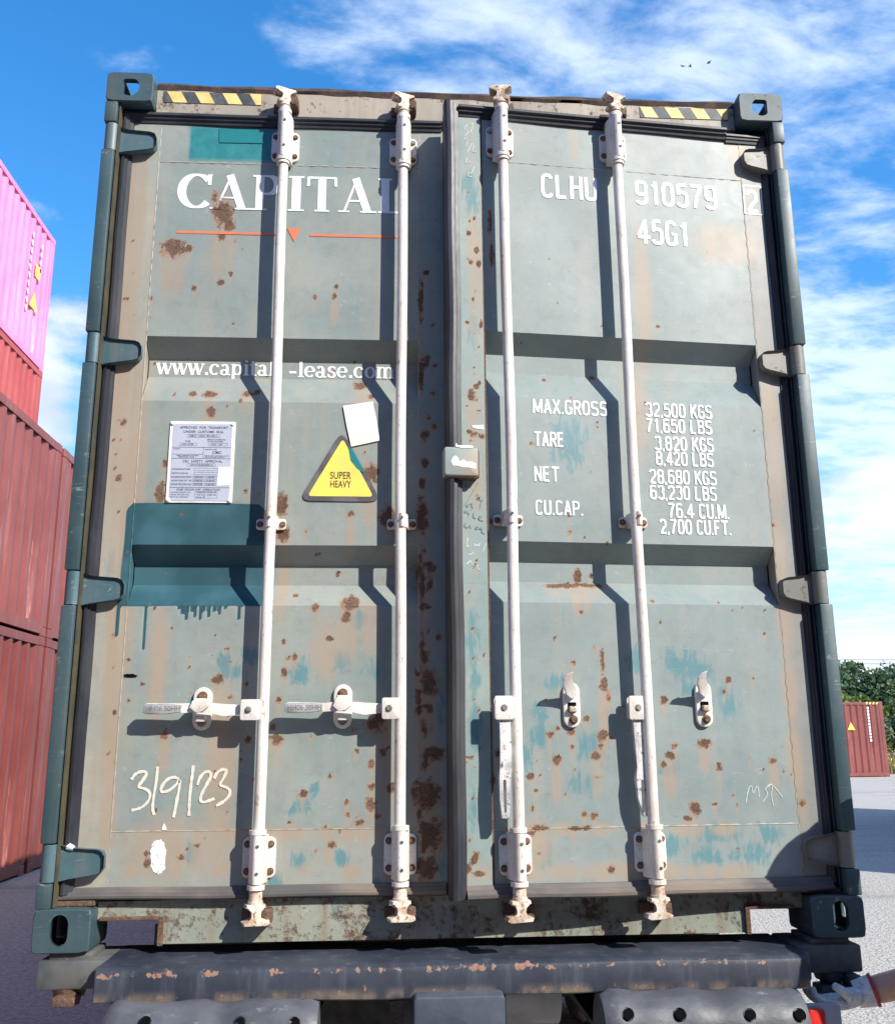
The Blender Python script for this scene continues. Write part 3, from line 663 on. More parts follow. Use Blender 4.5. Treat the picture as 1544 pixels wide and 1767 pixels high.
# hinges: knuckle round the pin and a tapered blade with raised rims
def hinge(side, zc, mat, flip):
    s_ = -1 if flip else 1
    def X(u): return s_*(-1.194+u) if not flip else 1.194-u
    def f(bm):
        cyl(bm, (X(0), .030, zc-KN), (X(0), .030, zc+KN), .0245, seg=20)
        L = .152 if not flip else .128
        out = [(0, .046), (.03, .047), (.055, .040), (L-.02, .034), (L-.006, .028), (L, .016), (L, -.018), (L-.008, -.030), (L-.024, -.035), (.055, -.046), (.03, -.052), (0, -.05)]
        poly = [(X(u), zc+v) for u, v in out]
        r = [bm.verts.new((x, .024, z)) for x, z in poly]; bk = [bm.verts.new((x, .066, z)) for x, z in poly]; n = len(r)
        f0 = bm.faces.new(r)
        for i in range(n): bm.faces.new((r[i], bk[i], bk[(i+1) % n], r[(i+1) % n]))
        q = bmesh.ops.inset_region(bm, faces=[f0], thickness=.0105, depth=0)
        for v in f0.verts: v.co.y += .013
        bmesh.ops.bevel(bm, geom=[e for e in bm.edges if e.calc_length() > .012 and all(abs(v.co.y-.024) < 1e-4 for v in e.verts) and len(e.link_faces) == 2 and any(abs(fc.normal.y) < .5 for fc in e.link_faces)], offset=.003, segments=2, affect='EDGES')
    return part('hinge', side, mat, f, smooth=35)
HINGER = m_paint('weathered_hinge', (.13, .135, .12), (.20, .19, .16), stain=(.10, .07, .045), rustlow=.35, streaky=.6)
for h in HZ_L: hinge('L', h, HINGEL, False)
for i, h in enumerate(HZ_R): hinge('R', h, HINGER, True)

# ------------------------------------------------------------------ locking bars
BX = dict(a=-.593, b=-.172, c=.164, d=.578); YB = .008; RB = .0172
bolt_me = None
def bolt(parent, x, y, z, r=.0095, h=.008, mat=None, name='bolt'):
    bm = B(); cyl(bm, (x, y, z), (x, y-h*.35, z), r*1.25, r*1.2, seg=12); cyl(bm, (x, y-h*.3, z), (x, y-h, z), r, r*.8, seg=6+2*random.randrange(2))
    return finish(bm, name, mat or BOLT, parent, smooth=30)
def cam_poly(s_, open_):
    """outline of a cam seen from outside, z grows away from the bar end; s_ mirrors it"""
    a = [(-.032, 0), (-.034, .012), (-.014, .016), (-.0105, .030), (-.013, .043), (-.046, .047), (-.050, .060), (-.036, .066), (.040, .063), (.044, .052), (.014, .044), (.0105, .030), (.013, .017), (.036, .010), (.033, -.001)]
    return [(s_*u*.84, v*.90) for u, v in a]
def bracket(bar, x, z0, z1, tube0, tube1):
    bm = B(); prism(bm, rrect(x-.049, x+.049, z0, z1, .017), .0505, .0595, .003, 2)
    # saddle blending plate and tube
    n = 14
    for za, zb_ in ((z0+.012, z1-.012),):
        ring = lambda z, k_: [bm.verts.new((x+math.cos(math.pi*i/n)*.0275*k_, .053-math.sin(math.pi*i/n)*(.053-YB+.0275)*k_, z)) for i in range(n+1)]
        r0, r1 = ring(tube0, 1), ring(tube1, 1)
        for i in range(n): bm.faces.new((r0[i], r0[i+1], r1[i+1], r1[i]))
        bm.faces.new(r0[::-1]); bm.faces.new(r1)
    br = finish(bm, 'bracket', BARW, bar, smooth=35)
    for dx in (-.035, .035):
        for z in (z0+.020, z1-.020): bolt(bar, x+dx, .0515, z, .0085, .009, BOLT if random.random() < .9 else BOLTG)
    for z in (tube0+.22*(tube1-tube0), tube0+.78*(tube1-tube0)):
        bm = B(); cyl(bm, (x+.004, YB-.0265, z), (x+.004, YB-.029, z), .0048, seg=12); finish(bm, 'screw', FRAMEK, bar)
def locking_bar(key, side):
    M = IDM if side == 'L' else DOORM; x = BX[key]; op = side == 'R'
    zt, zbm = 3.685 if not op else 3.725, 1.175
    bm = B(); n = 22; rings = []
    zs = np.linspace(1.155, 3.745, 60)
    for z in zs:
        bow = .004*math.sin((z-1.15)/2.6*math.pi)*(1 if key in 'ac' else -1)+.0015*math.sin(z*5+x*9)
        rings.append([bm.verts.new((x+bow+RB*math.cos(2*math.pi*i/n), YB+RB*math.sin(2*math.pi*i/n), z)) for i in range(n)])
    for q, r in zip(rings[:-1], rings[1:]):
        for i in range(n): bm.faces.new((q[i], q[(i+1) % n], r[(i+1) % n], r[i]))
    bm.faces.new(rings[0][::-1]); bm.faces.new(rings[-1])
    bar = finish(bm, 'locking_bar', BARW, cont, M, smooth=40)
    # heights of the fittings from the photograph
    pt = {'a': (222, 272, 203, 283), 'b': (232, 278, 212, 290), 'c': (213, 264, 196, 276), 'd': (226, 273, 210, 284)}[key]
    pb = {'a': (1446, 1518, 1438, 1526), 'b': (1440, 1512, 1430, 1520), 'c': (1441, 1513, 1434, 1520), 'd': (1437, 1507, 1428, 1516)}[key]
    pc = {'a': 493, 'b': 698, 'c': 864, 'd': 1064}[key]; pd = {'a': 445, 'b': 691, 'c': 894, 'd': 1132}[key]
    zz = lambda px_, py_, y=.03: P(px_, py_, y, M)[1]
    z1, z0, t1, t0 = (zz(pc, v) for v in pt); bracket(bar, x, z0, z1, t0+.006, t1-.002)
    z1b, z0b, t1b, t0b = (zz(pd, v) for v in pb); bracket(bar, x, z0b, z1b, t0b+.004, t1b-.004)
    for z, r in ((t0+.001, .0255), (t0-.010, .0225), (t1+.006, .024), (t1b+.004, .0255), (t0b-.006, .0255)): 
        bm = B(); cyl(bm, (x, YB, z-.0065), (x, YB, z+.0065), r, seg=22); finish(bm, 'collar', BARW, bar, smooth=35)
    # cams with their necks
    for top in (True, False):
        bm = B(); ang = {'a': .35, 'b': .30, 'c': -.25 if top else .05, 'd': .2 if top else .0}[key]
        pts = cam_poly(1 if (top or op) else -1, op)
        base = (t1+.036 if top else t0b-.052) if not op else (t1+.030 if top else t0b-.050)
        poly = [(u, base+v if top else base-v) for u, v in pts]
        prism(bm, poly, -.020, .018, .004, 2)
        rot = Matrix.Translation((x, YB, 0)) @ Matrix.Rotation(ang, 4, 'Z'); bmesh.ops.transform(bm, matrix=rot, verts=bm.verts)
        cyl(bm, (x, YB, base), (x, YB, (t1 if top else t0b)), .0200, .0185, seg=20)
        cyl(bm, (x, YB, base-.008 if top else base+.008), (x, YB, base+.008 if top else base-.008), .0225, .021, seg=20)
        finish(bm, 'cam', CAMW, bar, smooth=35)
    # saddle clamp half way down
    zc = zz(*{'a': (473, 902), 'b': (695, 902), 'c': (876, 895), 'd': (1097, 899)}[key])
    bm = B(); prism(bm, rrect(x-.048, x+.048, zc-.019, zc+.017, .009), .0495, .0555, .002)
    ring = lambda z: [bm.verts.new((x+math.cos(math.pi*i/12)*.0225, .052-math.sin(math.pi*i/12)*(.052-YB+.0225), z)) for i in range(13)]
    r0, r1 = ring(zc-.021), ring(zc+.023)
    for i in range(12): bm.faces.new((r0[i], r0[i+1], r1[i+1], r1[i]))
    bm.faces.new(r0[::-1]); bm.faces.new(r1)
    finish(bm, 'clamp', m_simple('clamp_paint', (.74, .70, .66), (.55, .38, .27), 22, .5, dirt=.6, dirtcol=(.30, .15, .08)), bar, smooth=35)
    for dx in (-.036, .036): bolt(bar, x+dx, .0505, zc-.001, .0085, .008)
    bm = B(); cyl(bm, (x, YB-.022, zc+.008), (x, YB-.0245, zc+.008), .005, seg=12); finish(bm, 'screw', FRAMEK, bar)
    return bar
bars = {q: locking_bar(q, 'L' if q in 'ab' else 'R') for q in 'abcd'}
# cam keepers on header and sill
for q in 'abcd':
    x = BX[q]; xo = x if q in 'ab' else (DOORM @ Vector((x, 0, 0))).x+.01
    for z, yk, par in ((3.80, .0545, header), (1.085, .0695, sill)):
        bm = B(); box(bm, xo+.016, xo+.046, yk-.055, yk, z-.021, z+.021, .006); box(bm, xo-.045, xo+.02, yk-.012, yk, z-.018, z+.018, .004)
        cyl(bm, (xo+.031, yk-.054, z-.010), (xo+.031, yk-.064, z-.010), .013, .010, seg=10)
        finish(bm, 'cam_keeper', CRUST, par, smooth=40)
# handles
def handle_left(key, hub, tip, catch):
    bar = bars[key]; x = BX[key]
    hx0, hz1 = P(hub[0], hub[1], -.02); hx1, hz0 = P(hub[2], hub[3], -.02)
    bm = B(); prism(bm, rrect(hx0, x-.004, hz0, hz1, .006), -.018, -.011, .002); prism(bm, rrect(hx0+.004, x-.004, hz0+.003, hz1-.003, .006), .012, .019)
    box(bm, x-.026, x-.008, -.011, .012, hz0+.004, hz1-.004); finish(bm, 'handle_hub', BARW, bar, smooth=35)
    bolt(bar, (hx0+x)/2-.008, -.018, (hz0+hz1)/2, .0085, .006, BOLTG)
    zc = (hz0+hz1)/2; tx, tz = P(tip[0], tip[1], -.005)
    L = hx0+.02-tx
    up = [(0, .012), (.03, .0165), (.20, .0165), (.38, .0145), (.46, .018), (.60, .020), (.80, .0165), (1, .014)]
    dn = [(1, -.013), (.86, -.014), (.80, -.021), (.74, -.021), (.66, -.010), (.5, -.008), (.38, -.011), (.2, -.0155), (.03, -.0165), (0, -.012)]
    poly = [(tx+u*L, tz+(zc-tz)*u+v) for u, v in up+dn]
    bm = B(); prism(bm, poly, .001, .017, .0025, 2); finish(bm, 'handle', BARW, bar, smooth=30)
    poly = [(tx-.0008+u*L, tz+(zc-tz)*u+v) for u, v in [(0, .011), (.03, .0155), (.20, .0155), (.37, .0135), (.37, -.0105), (.2, -.0145), (.03, -.0155), (0, -.011)]]
    bm = B(); prism(bm, poly, -.0005, .003, .003, 2); finish(bm, 'handle_grip', STEEL, bar, smooth=30)
    t = text_mesh('HH06 50HH', .0); place_text('grip_lettering', t, tx+.008, tx+.35*L, tz-.0075, tz+.0075, -.0009, BOLTG, bar)
    # catch on the door: oval back plate, flap over the handle
    cx_, cz1 = P(catch[0], catch[1], .05); _, cz0 = P(catch[0], catch[2], .05)
    def oval_plate(b): prism(b, oval(.0285, (cz1-cz0)/2)(cx_, (cz0+cz1)/2), .0475, .0592, .004, 2)
    part('catch_plate', 'L', BARW, oval_plate, smooth=35)
    bolt(doorL, cx_, .0475, cz1-.028, .0125, .012); bolt(doorL, cx_, .0475, cz0+.026, .012, .012, BOLTG)
    def flap(b):
        prism(b, [(cx_-.016, cz1-.036), (cx_+.016, cz1-.036), (cx_+.021, zc+.022), (cx_+.030, zc+.012), (cx_+.012, zc-.004), (cx_-.008, zc-.008), (cx_-.028, zc+.008), (cx_-.024, zc+.018), (cx_-.018, zc+.024)], -.010, -.0025, .003)
        box(b, cx_-.016, cx_+.016, -.008, .048, cz1-.047, cz1-.036, .002)
        box(b, cx_-.014, cx_+.014, .019, .047, zc-.034, zc-.016, .003)
    part('catch_flap', 'L', BARW, flap, smooth=35)
def handle_right(key, hub, lever, catch, Y0):
    bar = bars[key]; x = BX[key]
    hx0, hz1 = D(hub[0], hub[1], Y0); hx1, hz0 = D(hub[2], hub[3], Y0)
    bm = B(); prism(bm, rrect(hx0, hx1, hz0, hz1, .006), Y0-.004, Y0+.003, .002); prism(bm, rrect(hx0+.003, hx1, hz0+.003, hz1-.003, .006), Y0+.024, Y0+.030)
    box(bm, hx1-.022, max(hx1, x-.006), Y0+.003, max(YB+.004, Y0+.024), hz0+.004, hz1-.004, .002); finish(bm, 'handle_hub', BARW, bar, smooth=35)
    bolt(bar, (hx0+hx1)/2, Y0-.004, (hz0+hz1)/2, .0085, .005, BOLTG)
    cl = sum(q[0] for q in lever)/len(lever); poly = [D(px_+(-3.0 if px_ < cl else .5), py_, Y0+.014) for px_, py_ in lever]
    bm = B(); prism(bm, poly, Y0+.006, Y0+.022, .0025, 2); finish(bm, 'handle', STEELW, bar, smooth=30)
    # groove of the grip
    k_ = len(lever)//2
    lowp = [(px_, py_) for px_, py_ in lever if py_ > 1335]; cxp = sum(q[0] for q in lowp)/len(lowp)
    g = [D(cxp-2.2, 1346, Y0+.005), D(cxp+2.2, 1346, Y0+.005), D(cxp+3.2, 1402, Y0+.005), D(cxp+.2, 1402, Y0+.005)]
    bm = B(); prism(bm, g, Y0+.0045, Y0+.0058); finish(bm, 'grip_groove', FRAMEK, bar)
    cx_, cz1 = D(catch[0], catch[1], .05); _, cz0 = D(catch[0], catch[2], .05)
    part('catch_plate', 'R', BARW, lambda b: prism(b, oval(.0265, (cz1-cz0)/2)(cx_, (cz0+cz1)/2), .0475, .0592, .004, 2), smooth=35)
    bolt(doorR, cx_+.001, .0475, cz1-.024, .0125, .014); bolt(doorR, cx_+.003, .0475, cz0+.024, .011, .012)
    part('catch_slot', 'R', HOLE, lambda b: prism(b, rrect(cx_-.013, cx_+.013, (cz0+cz1)/2-.022, (cz0+cz1)/2+.008, .002), .0455, .0474))
    part('catch_tongue', 'R', CAMW, lambda b: box(b, cx_-.011, cx_+.012, .030, .047, (cz0+cz1)/2-.021, (cz0+cz1)/2-.004, .003), smooth=35)
    hk = [(.012, .004), (.014, -.012), (-.006, -.024), (-.022, -.012), (-.038, .014), (-.042, .036), (-.032, .048), (-.012, .054), (-.017, .042), (-.012, .030), (.002, .016)]
    bm = B(); prism(bm, [(u, v) for u, v in hk], -.005, .005, .002)
    for v in bm.verts:                                  # the flap is lifted and sticks out of the door
        t_ = max(0, v.co.z+.0); v.co.y += -t_*.95-max(0, -v.co.x)*.45
    bmesh.ops.translate(bm, vec=(cx_, .035, cz1-.026), verts=bm.verts); finish(bm, 'catch_flap', BARW, doorR, smooth=35)
STEELW = m_simple('worn_handle', (.68, .67, .65), (.42, .415, .405), 20, .36, .3, .3, 140, dirt=.55, dirtcol=(.10, .10, .10))

# ------------------------------------------------------------------ lettering
def text_mesh(s, bold=.0):
    c = bpy.data.curves.new('t', 'FONT'); c.body = s; c.offset = bold; c.resolution_u = 4
    o = bpy.data.objects.new('t', c); me = bpy.data.meshes.new_from_object(o)
    co = np.empty(len(me.vertices)*3); me.vertices.foreach_get('co', co); co = co.reshape(-1, 3)
    polys = [tuple(p.vertices) for p in me.polygons]
    bpy.data.objects.remove(o); bpy.data.curves.remove(c); bpy.data.meshes.remove(me)
    return co, polys
_H = text_mesh('H')[0][:, 1].max()
def place_text(name, t, x0, x1, z0, z1, y, mat, parent, wear=None):
    co, polys = t; lo, hi = co[:, 0].min(), co[:, 0].max(); v = np.zeros_like(co)
    v[:, 0] = x0+(co[:, 0]-lo)/(hi-lo)*(x1-x0); v[:, 2] = z0+co[:, 1]/_H*(z1-z0); v[:, 1] = y
    me = bpy.data.meshes.new(name); me.from_pydata([tuple(q) for q in v], [], [p[::1] for p in polys]); me.update()
    if len(me.polygons) and me.polygons[0].normal.y > 0: me.flip_normals()
    me.materials.append(mat); return link(name, me, parent)
def rr(x0, x1, z0, z1, r, a0, a1):
    """points of a rounded box outline from angle a0 to a1 (degrees, anticlockwise)"""
    out = []; cx_, cz_ = (x0+x1)/2, (z0+z1)/2; n = max(6, int(abs(a1-a0)/9))
    for i in range(n+1):
        a = rad(a0+(a1-a0)*i/n); c, s_ = math.cos(a), math.sin(a); e = 2/3.4
        out.append((cx_+(x1-x0)/2*math.copysign(abs(c)**e, c), cz_+(z1-z0)/2*math.copysign(abs(s_)**e, s_)))
    return out
GW = .40                                                # letter width over height, to stroke centres
def glyph(c):
    W_ = GW; F = [0, W_, 0, 1]
    full = rr(0, W_, 0, 1, 0, 0, 360)
    G = {'0': [full], 'O': [full], 'C': [rr(0, W_, 0, 1, 0, 33, 327)], 'G': [rr(0, W_, 0, 1, 0, 33, 340), [(W_*.55, .46), (W_, .46), (W_, .0)]],
     'L': [[(0, 1.05), (0, 0)], [(-.05, 0), (W_*.92, 0)]], 'H': [[(0, -.05), (0, 1.05)], [(W_, -.05), (W_, 1.05)], [(0, .52), (W_, .52)]], 'U': [[(0, 1.05), (0, .3)]+rr(0, W_, 0, .7, 0, 190, 350)+[(W_, .3), (W_, 1.05)]],
     '1': [[(W_*.5, -.05), (W_*.5, 1.05)], [(W_*.5, .93), (W_*.12, .80)]], '2': [rr(0, W_, .42, 1, 0, 170, -25)+[(W_*.55, .38), (0.02, .0)], [(-.02, 0), (W_+.04, 0)]],
     '3': [rr(0, W_, .53, 1, 0, 165, -85), rr(0, W_, 0, .53, 0, 85, -165)], '4': [[(W_*.74, -.05), (W_*.74, 1.05)], [(W_*.74, 1), (-.02, .28)], [(-.05, .25), (W_+.1, .25)]],
     '5': [[(W_*.95, 1), (.04, 1)], [(.05, 1.0), (.03, .52)], [(.03, .54)]+rr(0, W_, 0, .63, 0, 140, -160)], '6': [rr(0, W_, 0, .60, 0, 0, 360), [(0, .3), (0, .7)]+rr(0, W_, .4, 1, 0, 170, 30)],
     '7': [[(-.04, 1), (W_+.03, 1)], [(W_, .99), (W_*.5, .45), (W_*.3, -.05)]], '8': [rr(.015, W_-.015, .53, 1, 0, 0, 360), rr(0, W_, 0, .53, 0, 0, 360)], '9': [rr(0, W_, .40, 1, 0, 0, 360), [(W_, .7), (W_, .3)]+rr(0, W_, 0, .6, 0, -10, -150)],
     'A': [[(-.02, -.05), (W_*.5, 1.05)], [(W_+.02, -.05), (W_*.5, 1.05)], [(W_*.17, .30), (W_*.83, .30)]], 'B': [[(0, -.05), (0, 1.05)], [(0, 1)]+rr(-.3, W_*.95, .53, 1, 0, 60, -60)+[(0, .53)], [(0, .53)]+rr(-.3, W_, 0, .53, 0, 60, -60)+[(0, 0)]],
     'E': [[(0, -.05), (0, 1.05)], [(0, 1), (W_*.92, 1)], [(0, .52), (W_*.84, .52)], [(0, 0), (W_*.92, 0)]], 'F': [[(0, -.05), (0, 1.05)], [(0, 1), (W_*.92, 1)], [(0, .50), (W_*.8, .50)]],
     'K': [[(0, -.05), (0, 1.05)], [(W_+.02, 1.05), (.02, .40)], [(W_*.32, .58), (W_+.05, -.05)]], 'M': [[(0, -.05), (0, 1.05)], [(W_*1.35, -.05), (W_*1.35, 1.05)], [(0, 1.04), (W_*.675, .05)], [(W_*1.35, 1.04), (W_*.675, .05)]],
     'N': [[(0, -.05), (0, 1.05)], [(W_, -.05), (W_, 1.05)], [(0, 1.04), (W_, -.04)]], 'P': [[(0, -.05), (0, 1.05)], [(0, 1)]+rr(-.3, W_, .45, 1, 0, 62, -62)+[(0, .45)]], 'R': [[(0, -.05), (0, 1.05)], [(0, 1)]+rr(-.3, W_, .48, 1, 0, 62, -62)+[(0, .48)], [(W_*.5, .48), (W_+.03, -.05)]],
     'S': [rr(0, W_, .5, 1, 0, 20, 215)+[(W_*.5, .51)]+rr(0, W_, 0, .5, 0, 50, -160)], 'T': [[(W_*.5, -.05), (W_*.5, 1.0)], [(-.08, 1), (W_+.08, 1)]], 'X': [[(-.02, -.05), (W_+.02, 1.05)], [(W_+.02, -.05), (-.02, 1.05)]],
     '.': [[(.0, -.05), (.0, .08)]], ',': [[(.0, .08), (-.02, -.14)]], ' ': []}
    adv = {'.': .0, ',': .0, ' ': .10, 'M': W_*1.35, '1': W_*.75}.get(c, W_)
    return adv, G[c]
def label_R(s, xl, xr, bl, br, tl, y=.0585, mat=None, t=.135):
    x0, za = D(xl, bl, y); x1, zb_ = D(xr, br, y); H_ = D(xl, tl, y)[1]-za; z0 = (za+zb_)/2
    th = t*H_; hh = H_-th; gap = .235
    tot = sum(glyph(c)[0]+gap for c in s)-gap; sc = (x1-x0-th)/tot; x = x0+th/2; bm = B()
    for c in s:
        adv, st = glyph(c)
        for j, pts in enumerate(st): strip(bm, [(x+u*sc, z0+th/2+v*hh) for u, v in pts], th, y-.00015*j)
        x += (adv+gap)*sc
    finish(bm, 'lettering', mat or WHITE, doorR)
YT = .0583
for a in [('CLHU', 933.5, 1031, 341, 346, 299.5), ('910579', 1096.5, 1238, 352, 362, 310), ('45G1', 1100, 1190, 420, 426, 376.5),
          ('MAX.GROSS', 919.5, 1048, 713.5, 717.5, 688), ('TARE', 922, 974, 770, 771.5, 744), ('NET', 922, 965, 830.5, 831.5, 804), ('CU.CAP.', 924, 1006, 888, 890.5, 862),
          ('32,500 KGS', 1114, 1229, 719, 723, 694.5), ('71,650 LBS', 1115, 1229, 746, 749.5, 721.5), ('3,820 KGS', 1130, 1232, 777.5, 780, 752.5), ('8,420 LBS', 1132, 1232, 803, 806, 778),
          ('28,680 KGS', 1121, 1237, 834, 838, 809), ('63,230 LBS', 1122, 1237, 861.5, 865, 836.5), ('76.4 CU.M.', 1153, 1258.5, 893.5, 896.5, 867.5), ('2,700 CU.FT.', 1139, 1262, 921, 924.5, 895)]:
    label_R(*a, y=YT)
label_R('2', 1289, 1309, 366, 367, 327, y=YT)
def square(bm):
    c = [D(*q, YT) for q in ((1281.5, 319), (1312, 321.5), (1316, 370.5), (1285, 368))]
    for i in range(4):
        a, b_ = c[i], c[(i+1) % 4]; strip(bm, [a, b_], .0042, YT-.0003*i)
part('check_digit_frame', 'R', WHITE, square)
# serif lettering drawn with a broad nib
def arc(cx_, cz_, rx, rz, a0, a1, n=18): return [(cx_+rx*math.cos(rad(a0+(a1-a0)*i/n)), cz_+rz*math.sin(rad(a0+(a1-a0)*i/n))) for i in range(n+1)]
TK, TN = 'k', 'n'
CAPS = {
 'C': [('nib', arc(.54, .5, .43, .46, 42, 318, 30)), (.09, [(.90, .98), (.90, .68)]), (.05, [(.84, .84), (.96, .98)])],
 'A': [(.055, [(.14, .02), (.50, .99)]), (.20, [(.45, .985), (.79, .015)]), (.05, [(.24, .33), (.68, .33)]), (.045, [(-.03, .023), (.29, .023)]), (.045, [(.58, .023), (1.04, .023)])],
 'P': [(.21, [(.27, 0), (.27, 1)]), (.05, [(.02, .975), (.5, .975)]), (.045, [(.02, .023), (.53, .023)]), ('nib', [(.35, .975)]+arc(.52, .72, .36, .255, 90, -90, 16)+[(.35, .465)])],
 'I': [(.23, [(.5, 0), (.5, 1)]), (.05, [(.05, .975), (.95, .975)]), (.045, [(.05, .023), (.95, .023)])],
 'T': [(.21, [(.5, 0), (.5, .99)]), (.06, [(.02, .97), (.98, .97)]), (.045, [(.25, .023), (.75, .023)]), (.075, [(.045, .985), (.03, .72)]), (.075, [(.955, .985), (.97, .72)])],
 'L': [(.21, [(.26, 0), (.26, 1)]), (.05, [(.0, .975), (.52, .975)]), (.055, [(.0, .027), (.92, .027)]), (.085, [(.93, .0), (.965, .33)])]}
def word_caps():
    boxes = [('C', 309, 365, 298.5, 366.5), ('A', 367, 431, 299.5, 369.5), ('P', 436, 484, 302, 370.5), ('I', 497, 525, 304, 372.5), ('T', 531, 580, 305, 373.5), ('A', 586, 647, 307, 375), ('L', 653, 698, 309, 376.5)]
    for ch, xl, xr, yt, yb in boxes:
        x0, z1 = P(xl, yt, .059); x1, z0 = P(xr, yb, .059); H_ = .138; zc = (z0+z1)/2; z0 = 3.3985; z1 = z0+H_
        bm = B()
        for j, (w_, pts) in enumerate(CAPS[ch]):
            q = [(x0+u*(x1-x0), z0+v*H_) for u, v in pts]; y = .0588-.00016*j
            if w_ == 'nib': strip(bm, q, 0, y, nib=(.031, .009), sub=.006, across=3)
            else: strip(bm, q, w_*H_, y, sub=.006, across=3)
        finish(bm, 'lettering', CAPF, doorL, wear='L')
word_caps()
S_ = 'serif'
LOW = {
 'w': (1.42, [(.30, [(.08, 1), (.42, 0)]), (.12, [(.42, 0), (.70, .98)]), (.30, [(.66, 1), (1.0, 0)]), (.12, [(1.0, 0), (1.32, .98)]), (.11, [(-.06, .95), (.3, .95)]), (.11, [(.5, .95), (.86, .95)]), (.11, [(1.16, .95), (1.46, .95)])]),
 '.': (.5, [(.27, [(.25, 0), (.25, .25)])]),
 '-': (.8, [(.20, [(.08, .42), (.7, .42)])]),
 'c': (.95, [('nib', arc(.46, .5, .36, .44, 48, 315)), (.22, [(.72, .70), (.72, .90)])]),
 'a': (1.0, [(.27, [(.66, .72), (.66, .03)]), ('nib', arc(.42, .66, .24, .28, 155, 0, 12)), ('nib', arc(.38, .25, .26, .22, 0, 360, 20)), (.1, [(.62, .05), (.95, .05)])]),
 'p': (1.1, [(.27, [(.22, 1), (.22, -.45)]), ('nib', arc(.56, .5, .34, .43, 140, -140, 22)), (.1, [(.0, .95), (.24, .95)]), (.1, [(.0, -.41), (.46, -.41)])]),
 'i': (.58, [(.27, [(.28, 0), (.28, 1)]), (.27, [(.28, 1.18), (.28, 1.42)]), (.1, [(.04, .95), (.28, .95)]), (.1, [(.04, .05), (.54, .05)])]),
 't': (.72, [(.27, [(.3, .12), (.3, 1.3)]), (.11, [(.02, .95), (.64, .95)]), ('nib', arc(.46, .22, .18, .2, 180, 320, 10))]),
 'l': (.58, [(.27, [(.28, 0), (.28, 1.45)]), (.1, [(.04, 1.4), (.28, 1.4)]), (.1, [(.04, .05), (.54, .05)])]),
 'e': (.95, [('nib', arc(.46, .5, .36, .44, 0, 318)), (.1, [(.14, .5), (.84, .5)])]),
 's': (.85, [('nib', arc(.42, .72, .24, .22, 40, 235, 14)+arc(.40, .26, .26, .22, 70, -150, 14)), (.12, [(.68, .7), (.68, .95)]), (.12, [(.12, .05), (.12, .32)])]),
 'o': (1.0, [('nib', arc(.48, .5, .36, .44, 0, 360, 26))]),
 'm': (1.62, [(.26, [(.22, 0), (.22, 1)]), (.26, [(.78, 0), (.78, .7)]), (.26, [(1.34, 0), (1.34, .7)]), ('nib', arc(.52, .68, .26, .27, 160, 0, 10)), ('nib', arc(1.08, .68, .26, .27, 160, 0, 10)), (.1, [(.0, .95), (.24, .95)]), (.1, [(.0, .05), (.44, .05)]), (.1, [(.58, .05), (.98, .05)]), (.1, [(1.14, .05), (1.56, .05)])])}
def word_low(s, xl, xr, base, top):
    Y = YF+GD-.0012
    x0, z0 = P(xl, base, Y); x1, _ = P(xr, base, Y); xh = P(xl, top, Y)[1]-z0
    tot = sum(LOW[c][0] for c in s); sc = (x1-x0)/tot; x = x0; bm = B()
    for c in s:
        adv, strokes = LOW[c]
        for j, (w_, pts) in enumerate(strokes):
            q = [(x+u*sc, z0+v*xh) for u, v in pts]; y = Y-.00016*j
            if w_ == 'nib': strip(bm, q, 0, y, nib=(.26*sc, .10*xh))
            else:
                hor = abs(q[0][0]-q[-1][0]) > abs(q[0][1]-q[-1][1]); strip(bm, q, w_*(xh if hor else sc), y)
        x += adv*sc
    finish(bm, 'lettering', WHITE, doorL)
word_low('www.capital', 269.5, 474, 645.5, 626); word_low('-lease.com', 497, 681, 650.5, 630.5)
# orange rule with its triangle
def rule(bm):
    Y = .0588
    a, b_, c, d = P(305, 397, Y), P(492, 403.5, Y), P(534, 406, Y), P(697, 411.5, Y)
    zz_ = (a[1]+d[1])/2
    strip(bm, [(a[0], zz_), (b_[0], zz_)], .0095, Y); strip(bm, [(c[0], zz_), (d[0], zz_)], .0095, Y)
    p = [P(495, 393, Y), P(519, 394, Y), P(507.5, 417, Y)]; prism(bm, p, Y-.0003, Y+.0001)
part('lettering', 'L', ORANGE, rule)
# lifted outline inside the fresh teal patch
part('paint_patch', 'L', FRESHM, lambda b: prism(b, [P(*q, .0575) for q in ((378, 221), (454, 223.5), (454, 247), (378, 245.5))], .0570, .0586, .0006, 1))
# warning sign
def tri(px3, r, Y):
    c = [P(*q, Y) for q in px3]; out = []; n = 3
    for i in range(3):
        p, a, b_ = np.array(c[i]), np.array(c[i-1]), np.array(c[(i+1) % 3])
        u = (a-p)/np.linalg.norm(a-p); v = (b_-p)/np.linalg.norm(b_-p)
        for t in np.linspace(0, 1, 6): out.append(tuple(p+u*r*(1-t)**2+v*r*t**2))
    return out
part('warning_sign', 'L', FRAMEK, lambda b: prism(b, tri(((590, 742), (515, 864), (658, 866)), .040, .056), .0560, .0586, .0012))
def inner(b):
    c = tri(((591.5, 757), (530.5, 856), (644, 857)), .014, .0552)
    prism(b, c, .0548, .0559)
part('warning_face', 'L', YELLOW, inner)
part('torn_corner', 'L', FRESHM, lambda b: prism(b, [P(*q, .054) for q in ((601, 771), (607, 774), (628, 811), (628, 816), (616, 808), (605, 794))], .0538, .0547))
for s, yb_, yt_ in (('SUPER', 826, 814.5), ('HEAVY', 841, 829.5)):
    x0, z0 = P(569.5, yb_, .0545); x1, z1 = P(606, yt_, .0545); place_text('sign_lettering', text_mesh(s, .012), x0, x1, z0, z1, .0543, INK, doorL)
